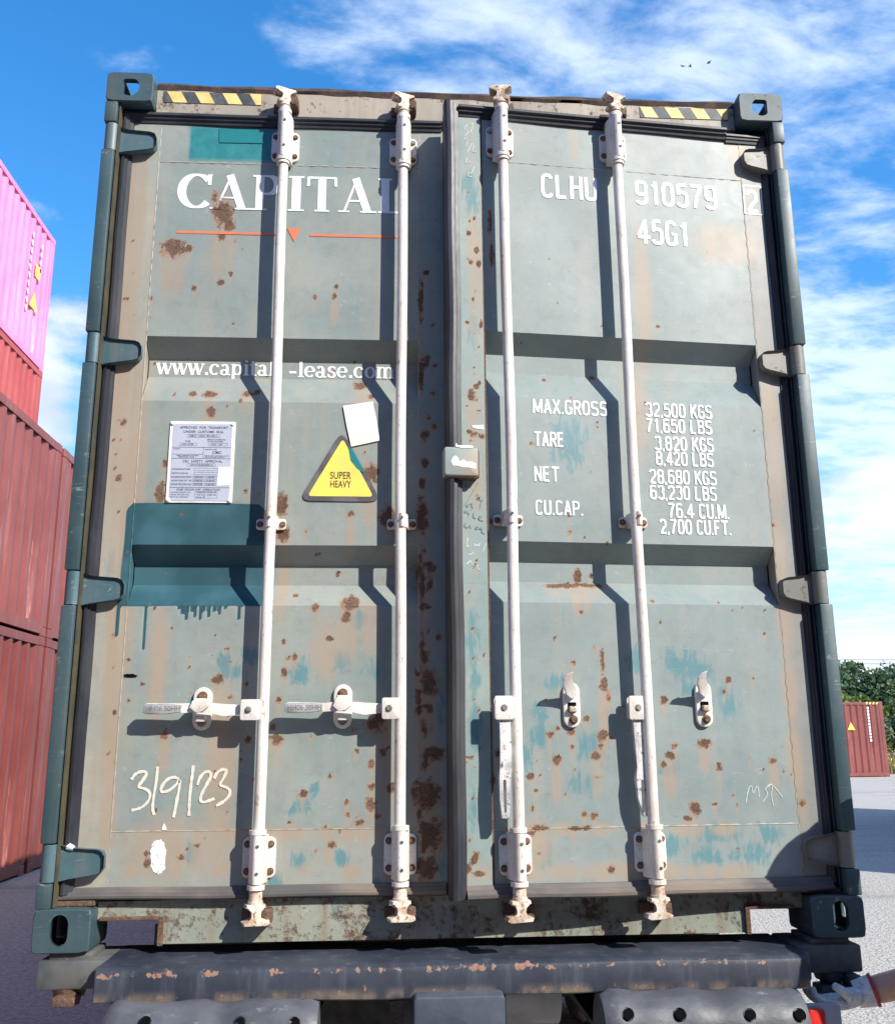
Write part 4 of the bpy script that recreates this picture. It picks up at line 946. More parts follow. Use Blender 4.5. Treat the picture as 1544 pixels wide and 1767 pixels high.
part('paper_scrap', 'L', PAPER, lambda b: prism(b, [P(*q, .055) for q in ((592, 700), (620, 696), (643, 692.5), (650, 725), (655, 760), (632, 765), (606, 770.5), (598, 735))], .0548, .0552))
# data plate
DPY = .0560
dp = [P(*q, DPY) for q in ((293, 726), (406, 728), (401, 869), (286.5, 866))]
dx0, dx1 = (dp[0][0]+dp[3][0])/2, (dp[1][0]+dp[2][0])/2; dz1, dz0 = (dp[0][1]+dp[1][1])/2, (dp[2][1]+dp[3][1])/2
part('data_plate', 'L', PLATEF, lambda b: prism(b, rrect(dx0, dx1, dz0, dz1, .004), DPY, .0588, .001))
ix0, ix1, iz0, iz1 = dx0+.011, dx1-.010, dz0+.006, dz1-.009
part('plate_face', 'L', PLATE, lambda b: prism(b, rrect(ix0, ix1, iz0, iz1, .001), DPY-.0012, DPY-.0002))
for sx in (dx0+.009, dx1-.009):
    for sz in (dz0+.008, dz1-.009): bolt(doorL, sx, DPY-.0002, sz, .0055, .0045, PLATEF, 'rivet')
def plate_text(s, u0, u1, v0, v1):
    place_text('plate_lettering', text_mesh(s, .008), ix0+u0*(ix1-ix0), ix0+u1*(ix1-ix0), iz1-v1*(iz1-iz0), iz1-v0*(iz1-iz0), DPY-.0018, PLATEI, doorL)
for a in [('APPROVED  FOR  TRANSPORT', .11, .93, .035, .065), ('UNDER  CUSTOMS  SEAL', .18, .86, .09, .12), ('GB/C 12241 BV/2014', .28, .76, .148, .17), ('TYPE', .21, .30, .222, .242), ("MANUFACTURER'S NO.", .59, .90, .198, .215), ('OF THE CONTAINER', .59, .86, .224, .241),
          ('CX01-41TEX', .16, .36, .262, .280), ('CXIC 1180', .66, .84, .262, .280), ('OWNED BY', .02, .14, .325, .338), ('MANUFACTURER', .56, .76, .330, .343), ('CIMC', .68, .84, .358, .392), ('TIMBER COMPONENT TREATMENT', .08, .46, .412, .425), ('IMMUNISED / IM 08', .12, .38, .430, .443), ('XINHUI CIMC CONTAINER CO.,LTD.', .55, .97, .412, .425), ('XINHUI,GUANGDONG,P.R.C.', .55, .9, .430, .443),
          ('CSC  SAFETY  APPROVAL', .19, .86, .476, .506), ('CN/CCS/GL005/21', .32, .70, .528, .548), ('DATE MANUFACTURED', .02, .33, .585, .603), ('IDENTIFICATION NO.', .02, .30, .638, .656), ('MAXIMUM GROSS WEIGHT', .02, .36, .686, .704), ('ALLOW.STACK. WT. 1.8G', .02, .36, .732, .750), ('RACKING TEST LOAD VALUE', .02, .36, .780, .798),
          ('32,500 KGS', .40, .54, .686, .702), ('71,650 LBS', .60, .74, .686, .702), ('192,000 KGS', .40, .54, .732, .748), ('423,280 LBS', .60, .74, .732, .748), ('15,240 KGS', .40, .54, .780, .796), ('33,600 LBS', .60, .74, .780, .796),
          ('ONE  DOOR-OFF  OPERATION', .12, .84, .845, .868), ('ALLOW.STACK. WT.', .02, .36, .885, .899), ('RACKING TEST LOAD VALUE', .02, .33, .915, .929), ('SIDE WALL STRENGTH', .02, .32, .945, .959), ('120,000 KGS  264,550 LBS', .45, .78, .885, .899), ('7,620 KGS  16,800 LBS', .45, .78, .915, .929), ('0.6 P', .45, .6, .945, .959)]: plate_text(*a)
def lines(b):
    U = lambda u: ix0+u*(ix1-ix0)
    V = lambda v: iz1-v*(iz1-iz0)
    y = DPY-.0016
    def rect(u0, u1, v0, v1, t=.0007):
        for p, q in (((u0, v0), (u1, v0)), ((u1, v0), (u1, v1)), ((u1, v1), (u0, v1)), ((u0, v1), (u0, v0))): strip(b, [(U(p[0]), V(p[1])), (U(q[0]), V(q[1]))], t, y)
    for v in (.31, .455, .83): strip(b, [(U(0), V(v)), (U(1), V(v))], .0012, y-.0001)
    strip(b, [(U(.53), V(.31)), (U(.53), V(.455))], .001, y-.0002); strip(b, [(U(0), V(.40)), (U(.53), V(.40))], .0008, y-.0003)
    for r in ((.25, .80, .142, .178), (.12, .41, .255, .288), (.62, .93, .255, .288), (.27, .74, .522, .556), (.39, .80, .580, .612), (.39, .80, .634, .664), (.38, .56, .682, .708), (.58, .77, .682, .708), (.38, .56, .728, .754), (.58, .77, .728, .754), (.38, .56, .776, .802), (.58, .77, .776, .802), (.43, .80, .88, .964)): rect(*r)
part('plate_lines', 'L', PLATEI, lines)
part('plate_sticker', 'L', WHITE, lambda b: prism(b, [(ix0+u*(ix1-ix0), iz1-v*(iz1-iz0)) for u, v in ((.80, .565), (1.0, .565), (.99, .80), (.785, .805))], DPY-.0024, DPY-.0014))
# chalk date and pen marks
def hand(name, side, mat, strokes, w_, Y=.0588):
    def f(bm):
        for j, s in enumerate(strokes):
            q = [P(a, b_, Y, IDM if side == 'L' else DOORM) for a, b_ in s]
            p = np.array(q)                                   # smooth the stroke
            if len(p) > 2:
                for _ in range(2):
                    r = [p[0]]
                    for a, b_ in zip(p[:-1], p[1:]): r += [a*.75+b_*.25, a*.25+b_*.75]
                    r.append(p[-1]); p = np.array(r)
            ww = w_*(.75+.5*rng.random(len(p))) if len(p) > 2 else w_
            strip(bm, p, ww if len(p) > 2 else w_, Y-.00012*j)
    part(name, side, mat, f)
Z5 = lambda pts: [(200+.35*a, 1120+.35*b_) for a, b_ in pts]
hand('chalk_mark', 'L', CHALK, [Z5(q) for q in ([(76, 645), (98, 612), (140, 602), (155, 614), (128, 655), (105, 682), (150, 690), (172, 715), (160, 755), (120, 788), (76, 796)], [(206, 580), (200, 650), (184, 740), (180, 790), (190, 820)],
  [(310, 640), (282, 630), (245, 648), (219, 690), (226, 708), (262, 700), (300, 668), (318, 638), (312, 690), (296, 770), (284, 832)], [(382, 574), (374, 640), (362, 740), (360, 824)],
  [(402, 672), (412, 635), (440, 604), (466, 606), (470, 630), (446, 670), (420, 720), (415, 748), (432, 758), (462, 748), (486, 738)], [(484, 640), (500, 606), (532, 592), (548, 600), (530, 640), (508, 672), (540, 680), (564, 695), (560, 725), (530, 755), (494, 774)])], .0085)
Z7 = lambda pts: [(740+.2037*a, 640+.2037*b_) for a, b_ in pts]
hand('pen_mark', 'R', PEN, [Z7(q) for q in ([(298, 962), (318, 950), (322, 962), (304, 984), (330, 982)], [(350, 966), (340, 980), (350, 992), (364, 978), (352, 966)], [(422, 938), (385, 1000), (340, 1080), (300, 1142)], [(396, 1060), (412, 1040), (416, 1060), (398, 1090), (424, 1092)], [(430, 1078), (428, 1100), (452, 1096), (456, 1084), (436, 1130), (432, 1170)],
  [(322, 1132), (314, 1150), (330, 1156), (334, 1136), (322, 1132)], [(346, 1128), (372, 1126), (356, 1142), (376, 1158), (358, 1182)], [(304, 1180), (300, 1200), (322, 1204), (318, 1184)], [(340, 1190), (328, 1204), (342, 1216), (332, 1226)], [(380, 1200), (372, 1240), (400, 1250)], [(420, 1260), (446, 1236), (430, 1226), (416, 1252), (440, 1270), (462, 1268)], [(318, 1284), (300, 1306), (310, 1328), (336, 1326), (352, 1296), (348, 1328), (362, 1330)], [(404, 1318), (392, 1336), (408, 1346), (418, 1326), (404, 1318)], [(424, 1340), (440, 1324), (436, 1346), (460, 1336), (440, 1364), (478, 1380)])], .0022, .0552)
hand('chalk_mark', 'R', SCRATCH, [Z7(q) for q in ([(330, 1410), (326, 1450), (318, 1490), (344, 1482)], [(380, 1460), (390, 1490), (404, 1464), (420, 1490), (430, 1460)], [(478, 1460), (470, 1500), (458, 1530)], [(338, 1560), (380, 1540)], [(318, 1640), (356, 1600), (362, 1640), (386, 1650)], [(412, 1640), (408, 1680), (436, 1684)])], .0026, .0553)
hand('chalk_mark', 'R', SCRATCH, [[(1287, 1385), (1291, 1360), (1297, 1354), (1299, 1374), (1307, 1352), (1310, 1376)], [(1330, 1354), (1318, 1362), (1326, 1370), (1316, 1384)], [(1324, 1356), (1334, 1352), (1330, 1372), (1334, 1390)], [(1334, 1356), (1350, 1376)]], .0022, .0588)
hand('chalk_mark', 'R', SCRATCH, [[(806, 214), (800, 222), (810, 226), (802, 234)], [(812, 214), (818, 210), (812, 228)], [(800, 240), (808, 236), (804, 252)], [(815, 246), (806, 262)], [(806, 272), (802, 282), (812, 278)], [(818, 250), (814, 262), (822, 262)], [(810, 296), (806, 304), (814, 304)], [(819, 286), (812, 300)]], .0022, .0552)
def splash(name, side, mat, pts, Y=.0582):
    part(name, side, mat, lambda b: prism(b, [P(*q, Y, IDM if side == 'L' else DOORM) for q in pts], Y, Y+.001))
def ragged(cx_, cy_, rx, ry, n=36, j=.12): return [(cx_+rx*math.cos(2*math.pi*i/n)**1*(1+j*random.uniform(-1, 1)) if True else 0, cy_+ry*math.copysign(abs(math.sin(2*math.pi*i/n))**.6, math.sin(2*math.pi*i/n))*(1+j*.5*random.uniform(-1, 1))) for i in range(n)]
splash('paint_dab', 'L', m_simple('worn_white', (.82, .86, .88), (.76, .82, .86), 60, .7, dirt=.50, dirtcol=(.36, .38, .37)), ragged(273, 1479, 13, 30))
splash('paint_dab', 'L', WHITEP, [(283, 1421), (287, 1429), (287, 1433), (279, 1432), (280, 1428)])
splash('sticker_scrap', 'R', WHITE, [(814, 734), (834, 733), (835, 741), (826, 740), (816, 738)], .0545)
# anti-tamper plate straddling the door joint
lx0, lz1 = D(766, 770, .012); lx1, lz0 = D(826, 822, .012)
part('lock_plate', 'R', STILE_R, lambda b: [prism(b, rrect(lx0, lx1, lz0, lz1, .010), .012, .055, .006, 3), box(b, .022, .075, .05, .058, lz0+.01, lz1-.01)], smooth=40, wear=True)
part('lock_plate_rim', 'R', CRUST, lambda b: prism(b, rrect(lx0+.003, lx1+.003, lz0-.003, lz1-.003, .010), .018, .0545), smooth=40)
splash('sticker_scrap', 'R', WHITE, [(782, 788), (786, 786), (790, 789), (793, 796), (800, 793), (806, 797), (812, 796), (821, 799), (821, 809), (808, 806), (799, 806), (790, 803), (782, 803), (778, 795)], .0112)
splash('sticker_scrap', 'R', WHITE, [(787, 764), (790, 768), (815, 769), (817, 772), (798, 773), (786, 770)], .0106)
part('hole', 'L', HOLE, lambda b: prism(b, ragged(222, 1166, 12, 3.2, 20, .3) and [P(*q, .0578) for q in ragged(224, 1166, 11, 3, 20, .25)], .0576, .0588))

handle_left('a', (415, 1207, 447, 1243), (246.5, 1223), (351, 1186, 1261)); handle_left('b', (659, 1204, 686, 1241), (491, 1221), (592, 1181, 1258))
Z6 = lambda pts: [(800+.35*a, 1120+.35*b_) for a, b_ in pts]
handle_right('c', (853, 1201, 886, 1242), Z6([(178, 345), (186, 450), (190, 560), (179, 632), (184, 740), (192, 832), (200, 837), (220, 836), (224, 800), (222, 650), (234, 602), (232, 500), (226, 345)]), (985, 1178, 1256), -.014)
handle_right('d', (1084, 1201, 1117, 1242), Z6([(838, 345), (850, 470), (864, 580), (852, 640), (866, 740), (880, 822), (888, 827), (902, 824), (900, 760), (892, 655), (904, 605), (898, 480), (884, 345)]), (1212, 1176, 1255), .004)

# ------------------------------------------------------------------ trailer
tr = empty('semi_trailer', (0, 3.5, 0), 'dark skeletal container trailer with a chipped navy rear beam and rubber buffers', 'trailer')
bm = B(); n = 60; xs = np.linspace(-1.005, .992, n)
prof = [(-.098, .892), (-.10, .900), (-.10, .957), (-.096, .968), (-.086, .975), (-.07, .978), (.20, .980), (.20, .887), (-.088, .887)]
rows = []
for x in xs:
    dent = .003*math.sin(x*4.0)+.0018*math.sin(x*13+1)
    rows.append([bm.verts.new((x, y+(dent*.6 if y < 0 else 0), z+dent*(.8 if z < .93 else .5))) for y, z in prof])
for q, r in zip(rows[:-1], rows[1:]):
    for i in range(len(prof)): bm.faces.new((q[i], q[(i+1) % len(prof)], r[(i+1) % len(prof)], r[i]))
bm.faces.new(rows[0][::-1]); bm.faces.new(rows[-1])
finish(bm, 'rear_beam', BEAM, tr, smooth=30)
for s in (-1, 1):
    bm = B(); box(bm, *sorted((s*1.0, s*1.198)), .0, .20, .905, .982, .008); box(bm, *sorted((s*.998, s*1.03)), -.03, .12, .89, .97, .01)
    box(bm, *sorted((s*1.05, s*1.17)), .015, .16, .980, .9985, .004)
    bol = finish(bm, 'bolster', m_simple('bolster_paint', (.05, .065, .07), (.10, .10, .095), 10, .6, dirt=.6, dirtcol=(.25, .17, .11)), tr, smooth=35)
    bm = B(); cyl(bm, (s*1.115, .05, .880), (s*1.115, .05, .906), .042, .05, seg=16); cyl(bm, (s*1.115, .05, .858), (s*1.115, .05, .882), .03, .034, seg=8)
    if s < 0: box(bm, -1.14, -1.075, -.03, .03, .868, .892, .006)
    else:
        box(bm, 1.06, 1.16, -.01, .06, .835, .872, .008); box(bm, 1.14, 1.185, -.02, .04, .872, .90, .006)
    finish(bm, 'twistlock', CRUST if s < 0 else CHASSIS, bol, smooth=35)
for s, (xa, xb) in ((-1, (-.965, -.395)), (1, (.385, .955))):
    bm = B(); n = 24; m_ = 20; rows = []
    for i in range(n+1):
        x = xa+(xb-xa)*i/n; e = min(i, n-i); R0 = .108-(.012 if e == 0 else 0)+.0018*math.sin(i*1.3)+.0012*math.sin(i*3.1)
        rows.append([bm.verts.new((x, -.085+R0*math.cos(2*math.pi*j/m_)*.95, .79+R0*math.sin(2*math.pi*j/m_)+(.004*math.sin(i*.8) if math.sin(2*math.pi*j/m_) > .8 else 0))) for j in range(m_)])
    for q, r in zip(rows[:-1], rows[1:]):
        for j in range(m_): bm.faces.new((q[j], q[(j+1) % m_], r[(j+1) % m_], r[j]))
    bm.faces.new(rows[0][::-1]); bm.faces.new(rows[-1])
    buf = finish(bm, 'buffer', BUFFER, tr, smooth=40)
    for px_ in ((1085, 1175, 1295, 1381) if s > 0 else (247, 412, 506)):
        x, z = P(px_, 1753 if s > 0 else 1769, -.18)
        a = math.asin(max(-1, min(1, (z-.79)/.108))); y = -.085-.108*.95*math.cos(a); d = Vector((0, math.cos(a), -math.sin(a)))
        c = Vector((x, y, z)); bm = B(); cyl(bm, c+d*.03, c-d*.0015, .0145, seg=16); cyl(bm, c+d*.012, c-d*.0022, .0175, .0172, seg=16, cap=False); finish(bm, 'bolt_hole', HOLE, buf, smooth=40)
    bm = B(); box(bm, xa+.02, xb-.02, .02, .06, .68, .90); finish(bm, 'buffer_bracket', CHASSIS, buf)
bm = B(); prism(bm, rrect(-.136, .113, .79, .905, .012), -.16, .02, .006); finish(bm, 'light_box', LBOX, tr, smooth=35)
bm = B(); box(bm, -.16, .135, .021, .06, .60, .889); finish(bm, 'hitch_plate', CHASSIS, tr)
for s in (-1, 1):
    bm = B(); box(bm, *sorted((s*.42, s*.56)), .2, 12, .72, .74); box(bm, *sorted((s*.48, s*.50)), .2, 12, .74, .94); box(bm, *sorted((s*.42, s*.56)), .2, 12, .94, .96); finish(bm, 'chassis_rail', CHASSIS, tr)
    bm = B(); box(bm, *sorted((s*.2, s*1.1)), 1.0, 1.02, .2, .9) if s < 0 else box(bm, .62, 1.1, 1.0, 1.02, .3, .9); finish(bm, 'mudflap', TYRE, tr)
def wheel(x, y):
    bm = B(); n = 36; pr = [(-.15, .30), (-.16, .40), (-.15, .48), (-.12, .505), (.12, .505), (.15, .48), (.16, .40), (.15, .30)]
    rows = [[bm.verts.new((x+u, y+r*math.cos(2*math.pi*i/n), .505+r*math.sin(2*math.pi*i/n))) for u, r in pr] for i in range(n)]
    for i in range(n):
        q, r_ = rows[i], rows[(i+1) % n]
        for j in range(len(pr)-1): bm.faces.new((q[j], q[j+1], r_[j+1], r_[j]))
    wh = finish(bm, 'wheel', TYRE, tr, smooth=35)
    bm = B(); cyl(bm, (x-.14, y, .505), (x+.14, y, .505), .30, seg=28); cyl(bm, (x-.15, y, .505), (x+.15, y, .505), .11, seg=16); finish(bm, 'rim', TANK, wh, smooth=35)
for y in (1.7, 3.0, 4.3):
    for s in (-1, 1): wheel(s*1.0, y)
    bm = B(); cyl(bm, (-1.0, y, .505), (1.0, y, .505), .065, seg=14); finish(bm, 'axle', CHASSIS, tr, smooth=35)
bm = B(); cyl(bm, (.15, .75, .72), (.40, .75, .72), .13, seg=28); finish(bm, 'air_tank', TANK, tr, smooth=35)
bm = B(); prism(bm, rrect(.962, 1.064, .74, .852, .008), -.12, -.10, .003); tl = finish(bm, 'tail_light', m_simple('light_housing', (.30, .31, .33), (.38, .39, .4), 9, .5), tr, smooth=35)
bm = B(); prism(bm, rrect(.965, 1.012, .75, .842, .008), -.135, -.119, .004); finish(bm, 'red_lens', LENS, tl, smooth=35)
bm = B(); box(bm, .60, .98, -.1, .02, .70, .74); finish(bm, 'light_bracket', CHASSIS, tr)
for s in (-1, 1): bm = B(); box(bm, *sorted((s*.43, s*.55)), 9.5, 9.7, .0, .75); finish(bm, 'landing_leg', CHASSIS, tr)

# ------------------------------------------------------------------ other containers
def make_box(h):
    """meshes of a plain 40-foot container whose right long side is at x = 0 and whose near end is at y = 0"""
    W_ = 2.438; L = 12.192; parts = []
    def mk(name, fn):
        bm = B(); fn(bm); bmesh.ops.recalc_face_normals(bm, faces=bm.faces); me = bpy.data.meshes.new(name); bm.to_mesh(me); bm.free(); me.materials.append(RED1); parts.append((name, me))
    def wall(sgn):
        def f(bm):
            corrugated(bm, L-.32, .16, h-.10, y0=.16)
            for v in bm.verts: v.co.x = -.014+v.co.x if sgn > 0 else -W_+.014-v.co.x
        return f
    mk('side_wall', wall(1)); mk('side_wall', wall(-1))
    mk('roof', lambda b: box(b, -W_+.05, -.05, .06, L-.06, h-.06, h-.02))
    mk('floor', lambda b: box(b, -W_+.05, -.05, .06, L-.06, .14, .17))
    for x0, x1 in ((-.055, -.004), (-W_+.004, -W_+.055)):
        mk('top_rail', lambda b: box(b, x0, x1, .1, L-.1, h-.115, h-.012)); mk('bottom_rail', lambda b: box(b, x0, x1, .1, L-.1, .03, .165))
    for x0, x1 in ((-.12, -.003), (-W_+.003, -W_+.12)):
        for y0, y1 in ((.003, .16), (L-.16, L-.003)): mk('corner_post', lambda b: box(b, x0, x1, y0, y1, .118, h-.118, .012))
    for x0, x1 in ((-.162, 0), (-W_, -W_+.162)):
        for y0, y1 in ((0, .178), (L-.178, L)):
            for z0 in (0, h-.118):
                def cast(b):
                    box(b, x0, x1, y0, y1, z0, z0+.118, .012)
                mk('corner_casting', cast)
    for yy, s in ((.03, -1), (L-.03, 1)):
        def end(b):
            for i in range(8):
                u = -W_+.12+(W_-.24)*i/8; w_ = (W_-.24)/8
                prism(b, [(u, .13), (u+w_*.5, .13), (u+w_*.5, h-.1), (u, h-.1)], yy-.02, yy+.01); prism(b, [(u+w_*.5, .13), (u+w_, .13), (u+w_, h-.1), (u+w_*.5, h-.1)], yy-.02+.03*s*-1, yy+.01+.03*s*-1)
        mk('end_wall', end)
        mk('end_beam', lambda b: box(b, -W_+.163, -.163, *sorted((yy-s*.0, yy+s*.025)), h-.117, h-.005)); mk('end_beam', lambda b: box(b, -W_+.163, -.163, *sorted((yy, yy+s*.025)), .005, .15))
    return parts
HC, STD = make_box(2.896), make_box(2.591)
def put_box(parts, loc, mat, label, rz=0, group='stacked containers'):
    e = empty('stacked_container', loc, label, 'container', group); e.rotation_euler = (0, 0, rz)
    for name, me in parts:
        o = bpy.data.objects.new(name, me); COL.objects.link(o); o.parent = e; o.material_slots[0].link = 'OBJECT'; o.material_slots[0].material = mat
    return e
XN = -4.66; XF = -7.12
put_box(HC, (XN, -2.59, 0), RED1, 'brick red container on the ground at left, bottom of the nearest stack')
put_box(STD, (XN, -2.59, 2.896), RED2, 'faded red container with pale scrapes, on top of the nearest stack at left')
put_box(HC, (XN, 9.70, 0), RED1, 'red container on the ground beyond the nearest left stack, mostly hidden')
put_box(STD, (XN, 9.70, 2.896), RED2, 'red container on the second tier beyond the nearest left stack, mostly hidden')
for i, (m_, lb) in enumerate(((RED1, 'hidden bottom container of the tall stack behind the left row'), (MAROON, 'hidden second container of the tall stack behind the left row'), (RED3, 'rose red container directly beneath the pink one in the tall left stack'), (PINK, 'bright pink container on top of the tall left stack'))):
    top = put_box(HC, (XF, 2.9, 2.896*i), m_, lb)
for i, (m_, lb) in enumerate(((RED1, 'bottom container of the stack past the right edge, seen by its shadow'), (RED2, 'top container of the stack past the right edge, seen by its shadow'))):
    put_box(HC, (10.6+2.438, 3.66, 2.896*i), m_, lb)
# unseen row added behind the viewpoint to shade the ground and deepen door shadows
for j, x in enumerate((-12.3, .05)):
    for i in range(3):
        e = put_box(HC, (x, -12.438, 2.896*i), (RED1, MAROON, RED2)[(i+j) % 3], 'unseen container on tier %s of the %s stack added behind the viewpoint to deepen shadows' % (('one', 'two', 'three')[i], ('left', 'right')[j]), rz=rad(-90), group='row added for shade')
far = put_box(HC, (0, 0, 0), MAROON, 'lone maroon container with a yellow triangle standing by the trees at right', group=None)
far.name = 'lone_container'
# local +x must look towards the camera (-y): turn until it does
best = min((rad(a) for a in range(0, 360, 2)), key=lambda a: (Matrix.Rotation(a, 3, 'Z') @ Vector((1, 0, 0))-Vector((.10, -.995, 0))).length)
far.rotation_euler = (0, 0, best); R3 = Matrix.Rotation(best, 3, 'Z')
yend = R3 @ Vector((0, 12.192, 0))
far.location = Vector((19.45, 34.6, 0))-(yend if yend.x > 0 else Vector((0, 0, 0)))
def decal(parent, name, mat, pts, x=.002):
    bm = B(); bm.faces.new([bm.verts.new((x, y, z)) for y, z in pts]); o = finish(bm, name, mat); o.parent = parent
    return o
ye = 12.192 if yend.x > 0 else 0; sg = -1 if yend.x > 0 else 1
decal(far, 'warning_sticker', YELLOW, [(ye+sg*1.62, 1.80), (ye+sg*1.30, 1.80), (ye+sg*1.46, 2.10)], .004)
for i in range(11): decal(far, 'code_lettering', WHITE, [(ye+sg*.62, 2.60-i*.125), (ye+sg*.70, 2.60-i*.125), (ye+sg*.70, 2.69-i*.125), (ye+sg*.62, 2.69-i*.125)], .004)
for i in range(4): decal(far, 'hazard_stripe', TAPEY, [(ye+sg*(.22+.15*i), 2.79), (ye+sg*(.29+.15*i), 2.79), (ye+sg*(.25+.15*i), 2.88), (ye+sg*(.18+.15*i), 2.88)], .006)
# marks on the pink container
for i in range(10): decal(top, 'code_lettering', WHITE, [(12.192-1.16, 2.35-i*.17), (12.192-1.10, 2.35-i*.17), (12.192-1.10, 2.45-i*.17), (12.192-1.16, 2.45-i*.17)], .004)
for i in range(4): decal(top, 'code_lettering', WHITE, [(12.192-.68, 2.35-i*.17), (12.192-.62, 2.35-i*.17), (12.192-.62, 2.45-i*.17), (12.192-.68, 2.45-i*.17)], .004)
decal(top, 'warning_sticker', YELLOW, [(12.192-.88, 1.66), (12.192-.62, 1.66), (12.192-.62, 1.93), (12.192-.88, 1.93)], .004)
decal(top, 'warning_sticker', YELLOW, [(12.192-1.02, 1.0), (12.192-.60, 1.0), (12.192-.81, 1.36)], .004)

# ------------------------------------------------------------------ trees and weeds
def leaves(pts, size, mat, name, parent, up=.3, aspect=.6):
    n = len(pts); nrm = rng.normal(size=(n, 3)); nrm[:, 2] += up; nrm /= np.linalg.norm(nrm, axis=1, keepdims=True)
    t = np.cross(nrm, rng.normal(size=(n, 3))); t /= np.linalg.norm(t, axis=1, keepdims=True); b_ = np.cross(nrm, t)
    s = size*(.6+.8*rng.random((n, 1))); V = np.stack([pts-t*s, pts-b_*s*aspect, pts+t*s, pts+b_*s*aspect], 1).reshape(-1, 3)
    me = bpy.data.meshes.new(name); me.from_pydata(V.tolist(), [], [(4*i, 4*i+1, 4*i+2, 4*i+3) for i in range(n)]); me.materials.append(mat)
    return link(name, me, parent)
def crown_pts(c, r, clumps, per, flat=.8):
    out = []
    for _ in range(clumps):
        d = rng.normal(size=3); d /= np.linalg.norm(d); d[2] = d[2]*.9+.1
        q = np.array(c)+d*np.array(r)*(.45+.55*rng.random()**.5); s = min(r)*(.22+.2*rng.random())
        g = rng.normal(size=(per, 3)); g /= np.linalg.norm(g, axis=1, keepdims=True); out.append(q+g*s*(.55+.45*rng.random((per, 1)))*np.array([1, 1, flat]))
    return np.concatenate(out)
def tree(x, y, h, r, mat, label, clumps=46, per=70, trunk=True):
    e = empty('tree' if trunk else 'shrub', (x, y, 0), label, 'tree' if trunk else 'shrub', 'greenery behind the yard')
    bm = B(); hb = h*.35 if trunk else h*.2
    cyl(bm, (x, y, -.1), (x+.1, y, hb), .03*h, .02*h, seg=10)
    for i in range(6):
        a = i*1.05+x; cyl(bm, (x+.1, y, hb*.9), (x+math.cos(a)*r*.55, y+math.sin(a)*r*.55, h*(.55+.06*(i % 3))), .014*h, .004*h, seg=7)
    finish(bm, 'trunk', BARK, e, smooth=50)
    leaves(crown_pts((x, y, h*.62 if trunk else h*.5), (r, r, h*.38 if trunk else h*.45), clumps, per), .16, mat, 'crown', e)
TREES = [(22.2, 56, 4.8, 3.6, LEAFD, 'shorter dark tree left of the tallest crown, behind the lone container'), (29.5, 60, 6.2, 4.0, LEAFD, 'tall dark rounded tree right behind the lone container'), (37, 62, 6.6, 4.2, LEAFD, 'dark tree at the right edge of the photograph'), (45, 60, 7, 4.4, LEAFD, 'dark tree past the right edge of the yard'),
         (14, 60, 6, 4, LEAFD, 'dark tree hidden behind the big container')]
for x, y, h, r, m_, lb in TREES: tree(x, y, h, r, m_, lb, 130, 90)
SHR = [(21, 48, 3.5, 2.4, 'light green bush above the left half of the lone container'), (25.2, 50, 3.9, 2.6, 'light green bush above the right end of the lone container'), (29.2, 49, 3.7, 2.5, 'light green bush right of the lone container'), (33.5, 50, 3.6, 2.6, 'light green bush at the right photo edge'), (16.5, 49, 4, 2.6, 'light green bush behind the big container')]
for x, y, h, r, lb in SHR: tree(x, y, h, r, LEAFM, lb, 90, 80, False)
for i, (x, y) in enumerate(((23.6, 42), (26.2, 41.5), (29, 42.5), (21, 43))):
    tree(x, y, 2.5+.3*(i % 2), 1.6, REED, ('grey-green willow scrub just right of the lone container', 'grey-green scrub second from the lone container', 'grey-green scrub at the photo edge', 'grey-green scrub behind the lone container')[i], 34, 60, False)
n = 5200; gx = 18+rng.random(n)*16; gy = 36.6+rng.random(n)*4.2; gh = .35+.75*rng.random(n)
V = []; F = []
for i in range(n):
    a = rng.random()*6.28; dx, dy = math.cos(a)*.02, math.sin(a)*.02; lx, ly = rng.normal()*.15, rng.normal()*.15; j = len(V)
    V += [(gx[i]-dx, gy[i]-dy, 0), (gx[i]+dx, gy[i]+dy, 0), (gx[i]+lx, gy[i]+ly, gh[i])]; F.append((j, j+1, j+2))
me = bpy.data.meshes.new('weeds'); me.from_pydata(V, [], F); me.materials.append(DRY); wd = link('weeds', me); setp(wd, 'tall dry weeds along the edge of the yard', 'weeds', kind='stuff')
sel = rng.random(n) < .16
fl = leaves(np.stack([gx[sel], gy[sel], gh[sel]], 1), .06, FLOWER, 'yellow_flowers', None); setp(fl, 'yellow flower heads among the weeds', 'flowers', kind='stuff')
# overhead wires and birds
for z in (6.75, 7.05):
    bm = B(); p = [(-40+i*10, 66+.02*i, z+.6+1.2*((i/16-.5)*2)**2-.6) for i in range(17)]
    for a, b_ in zip(p[:-1], p[1:]): cyl(bm, a, b_, .018, seg=5)
    setp(finish(bm, 'overhead_wire', CHASSIS), 'upper thin power line above the trees' if z > 6.9 else 'lower thin power line above the trees', 'wire')
for i, (px_, py_) in enumerate(((1178, 113), (1191, 113), (1223, 107))):
    c = CAMP+ray(px_, py_)*70; bm = B()
    vs = [bm.verts.new(q) for q in ((-.22, 0, .06), (-.05, -.05, 0), (0, -.12, .01), (.05, -.05, 0), (.22, 0, .06), (.05, .06, .0), (0, .16, -.01), (-.05, .06, 0))]
    bm.faces.new(vs); r = bmesh.ops.extrude_face_region(bm, geom=bm.faces[:]); bmesh.ops.translate(bm, vec=(0, 0, -.04), verts=[q for q in r['geom'] if isinstance(q, bmesh.types.BMVert)])
    o = finish(bm, 'bird', CHASSIS); o.location = c; o.rotation_euler = (.3, .1, i*1.1)
    setp(o, ('leftmost of three tiny dark birds in the sky', 'middle of three tiny dark birds in the sky', 'rightmost of three tiny dark birds in the sky')[i], 'bird', 'birds in the sky')

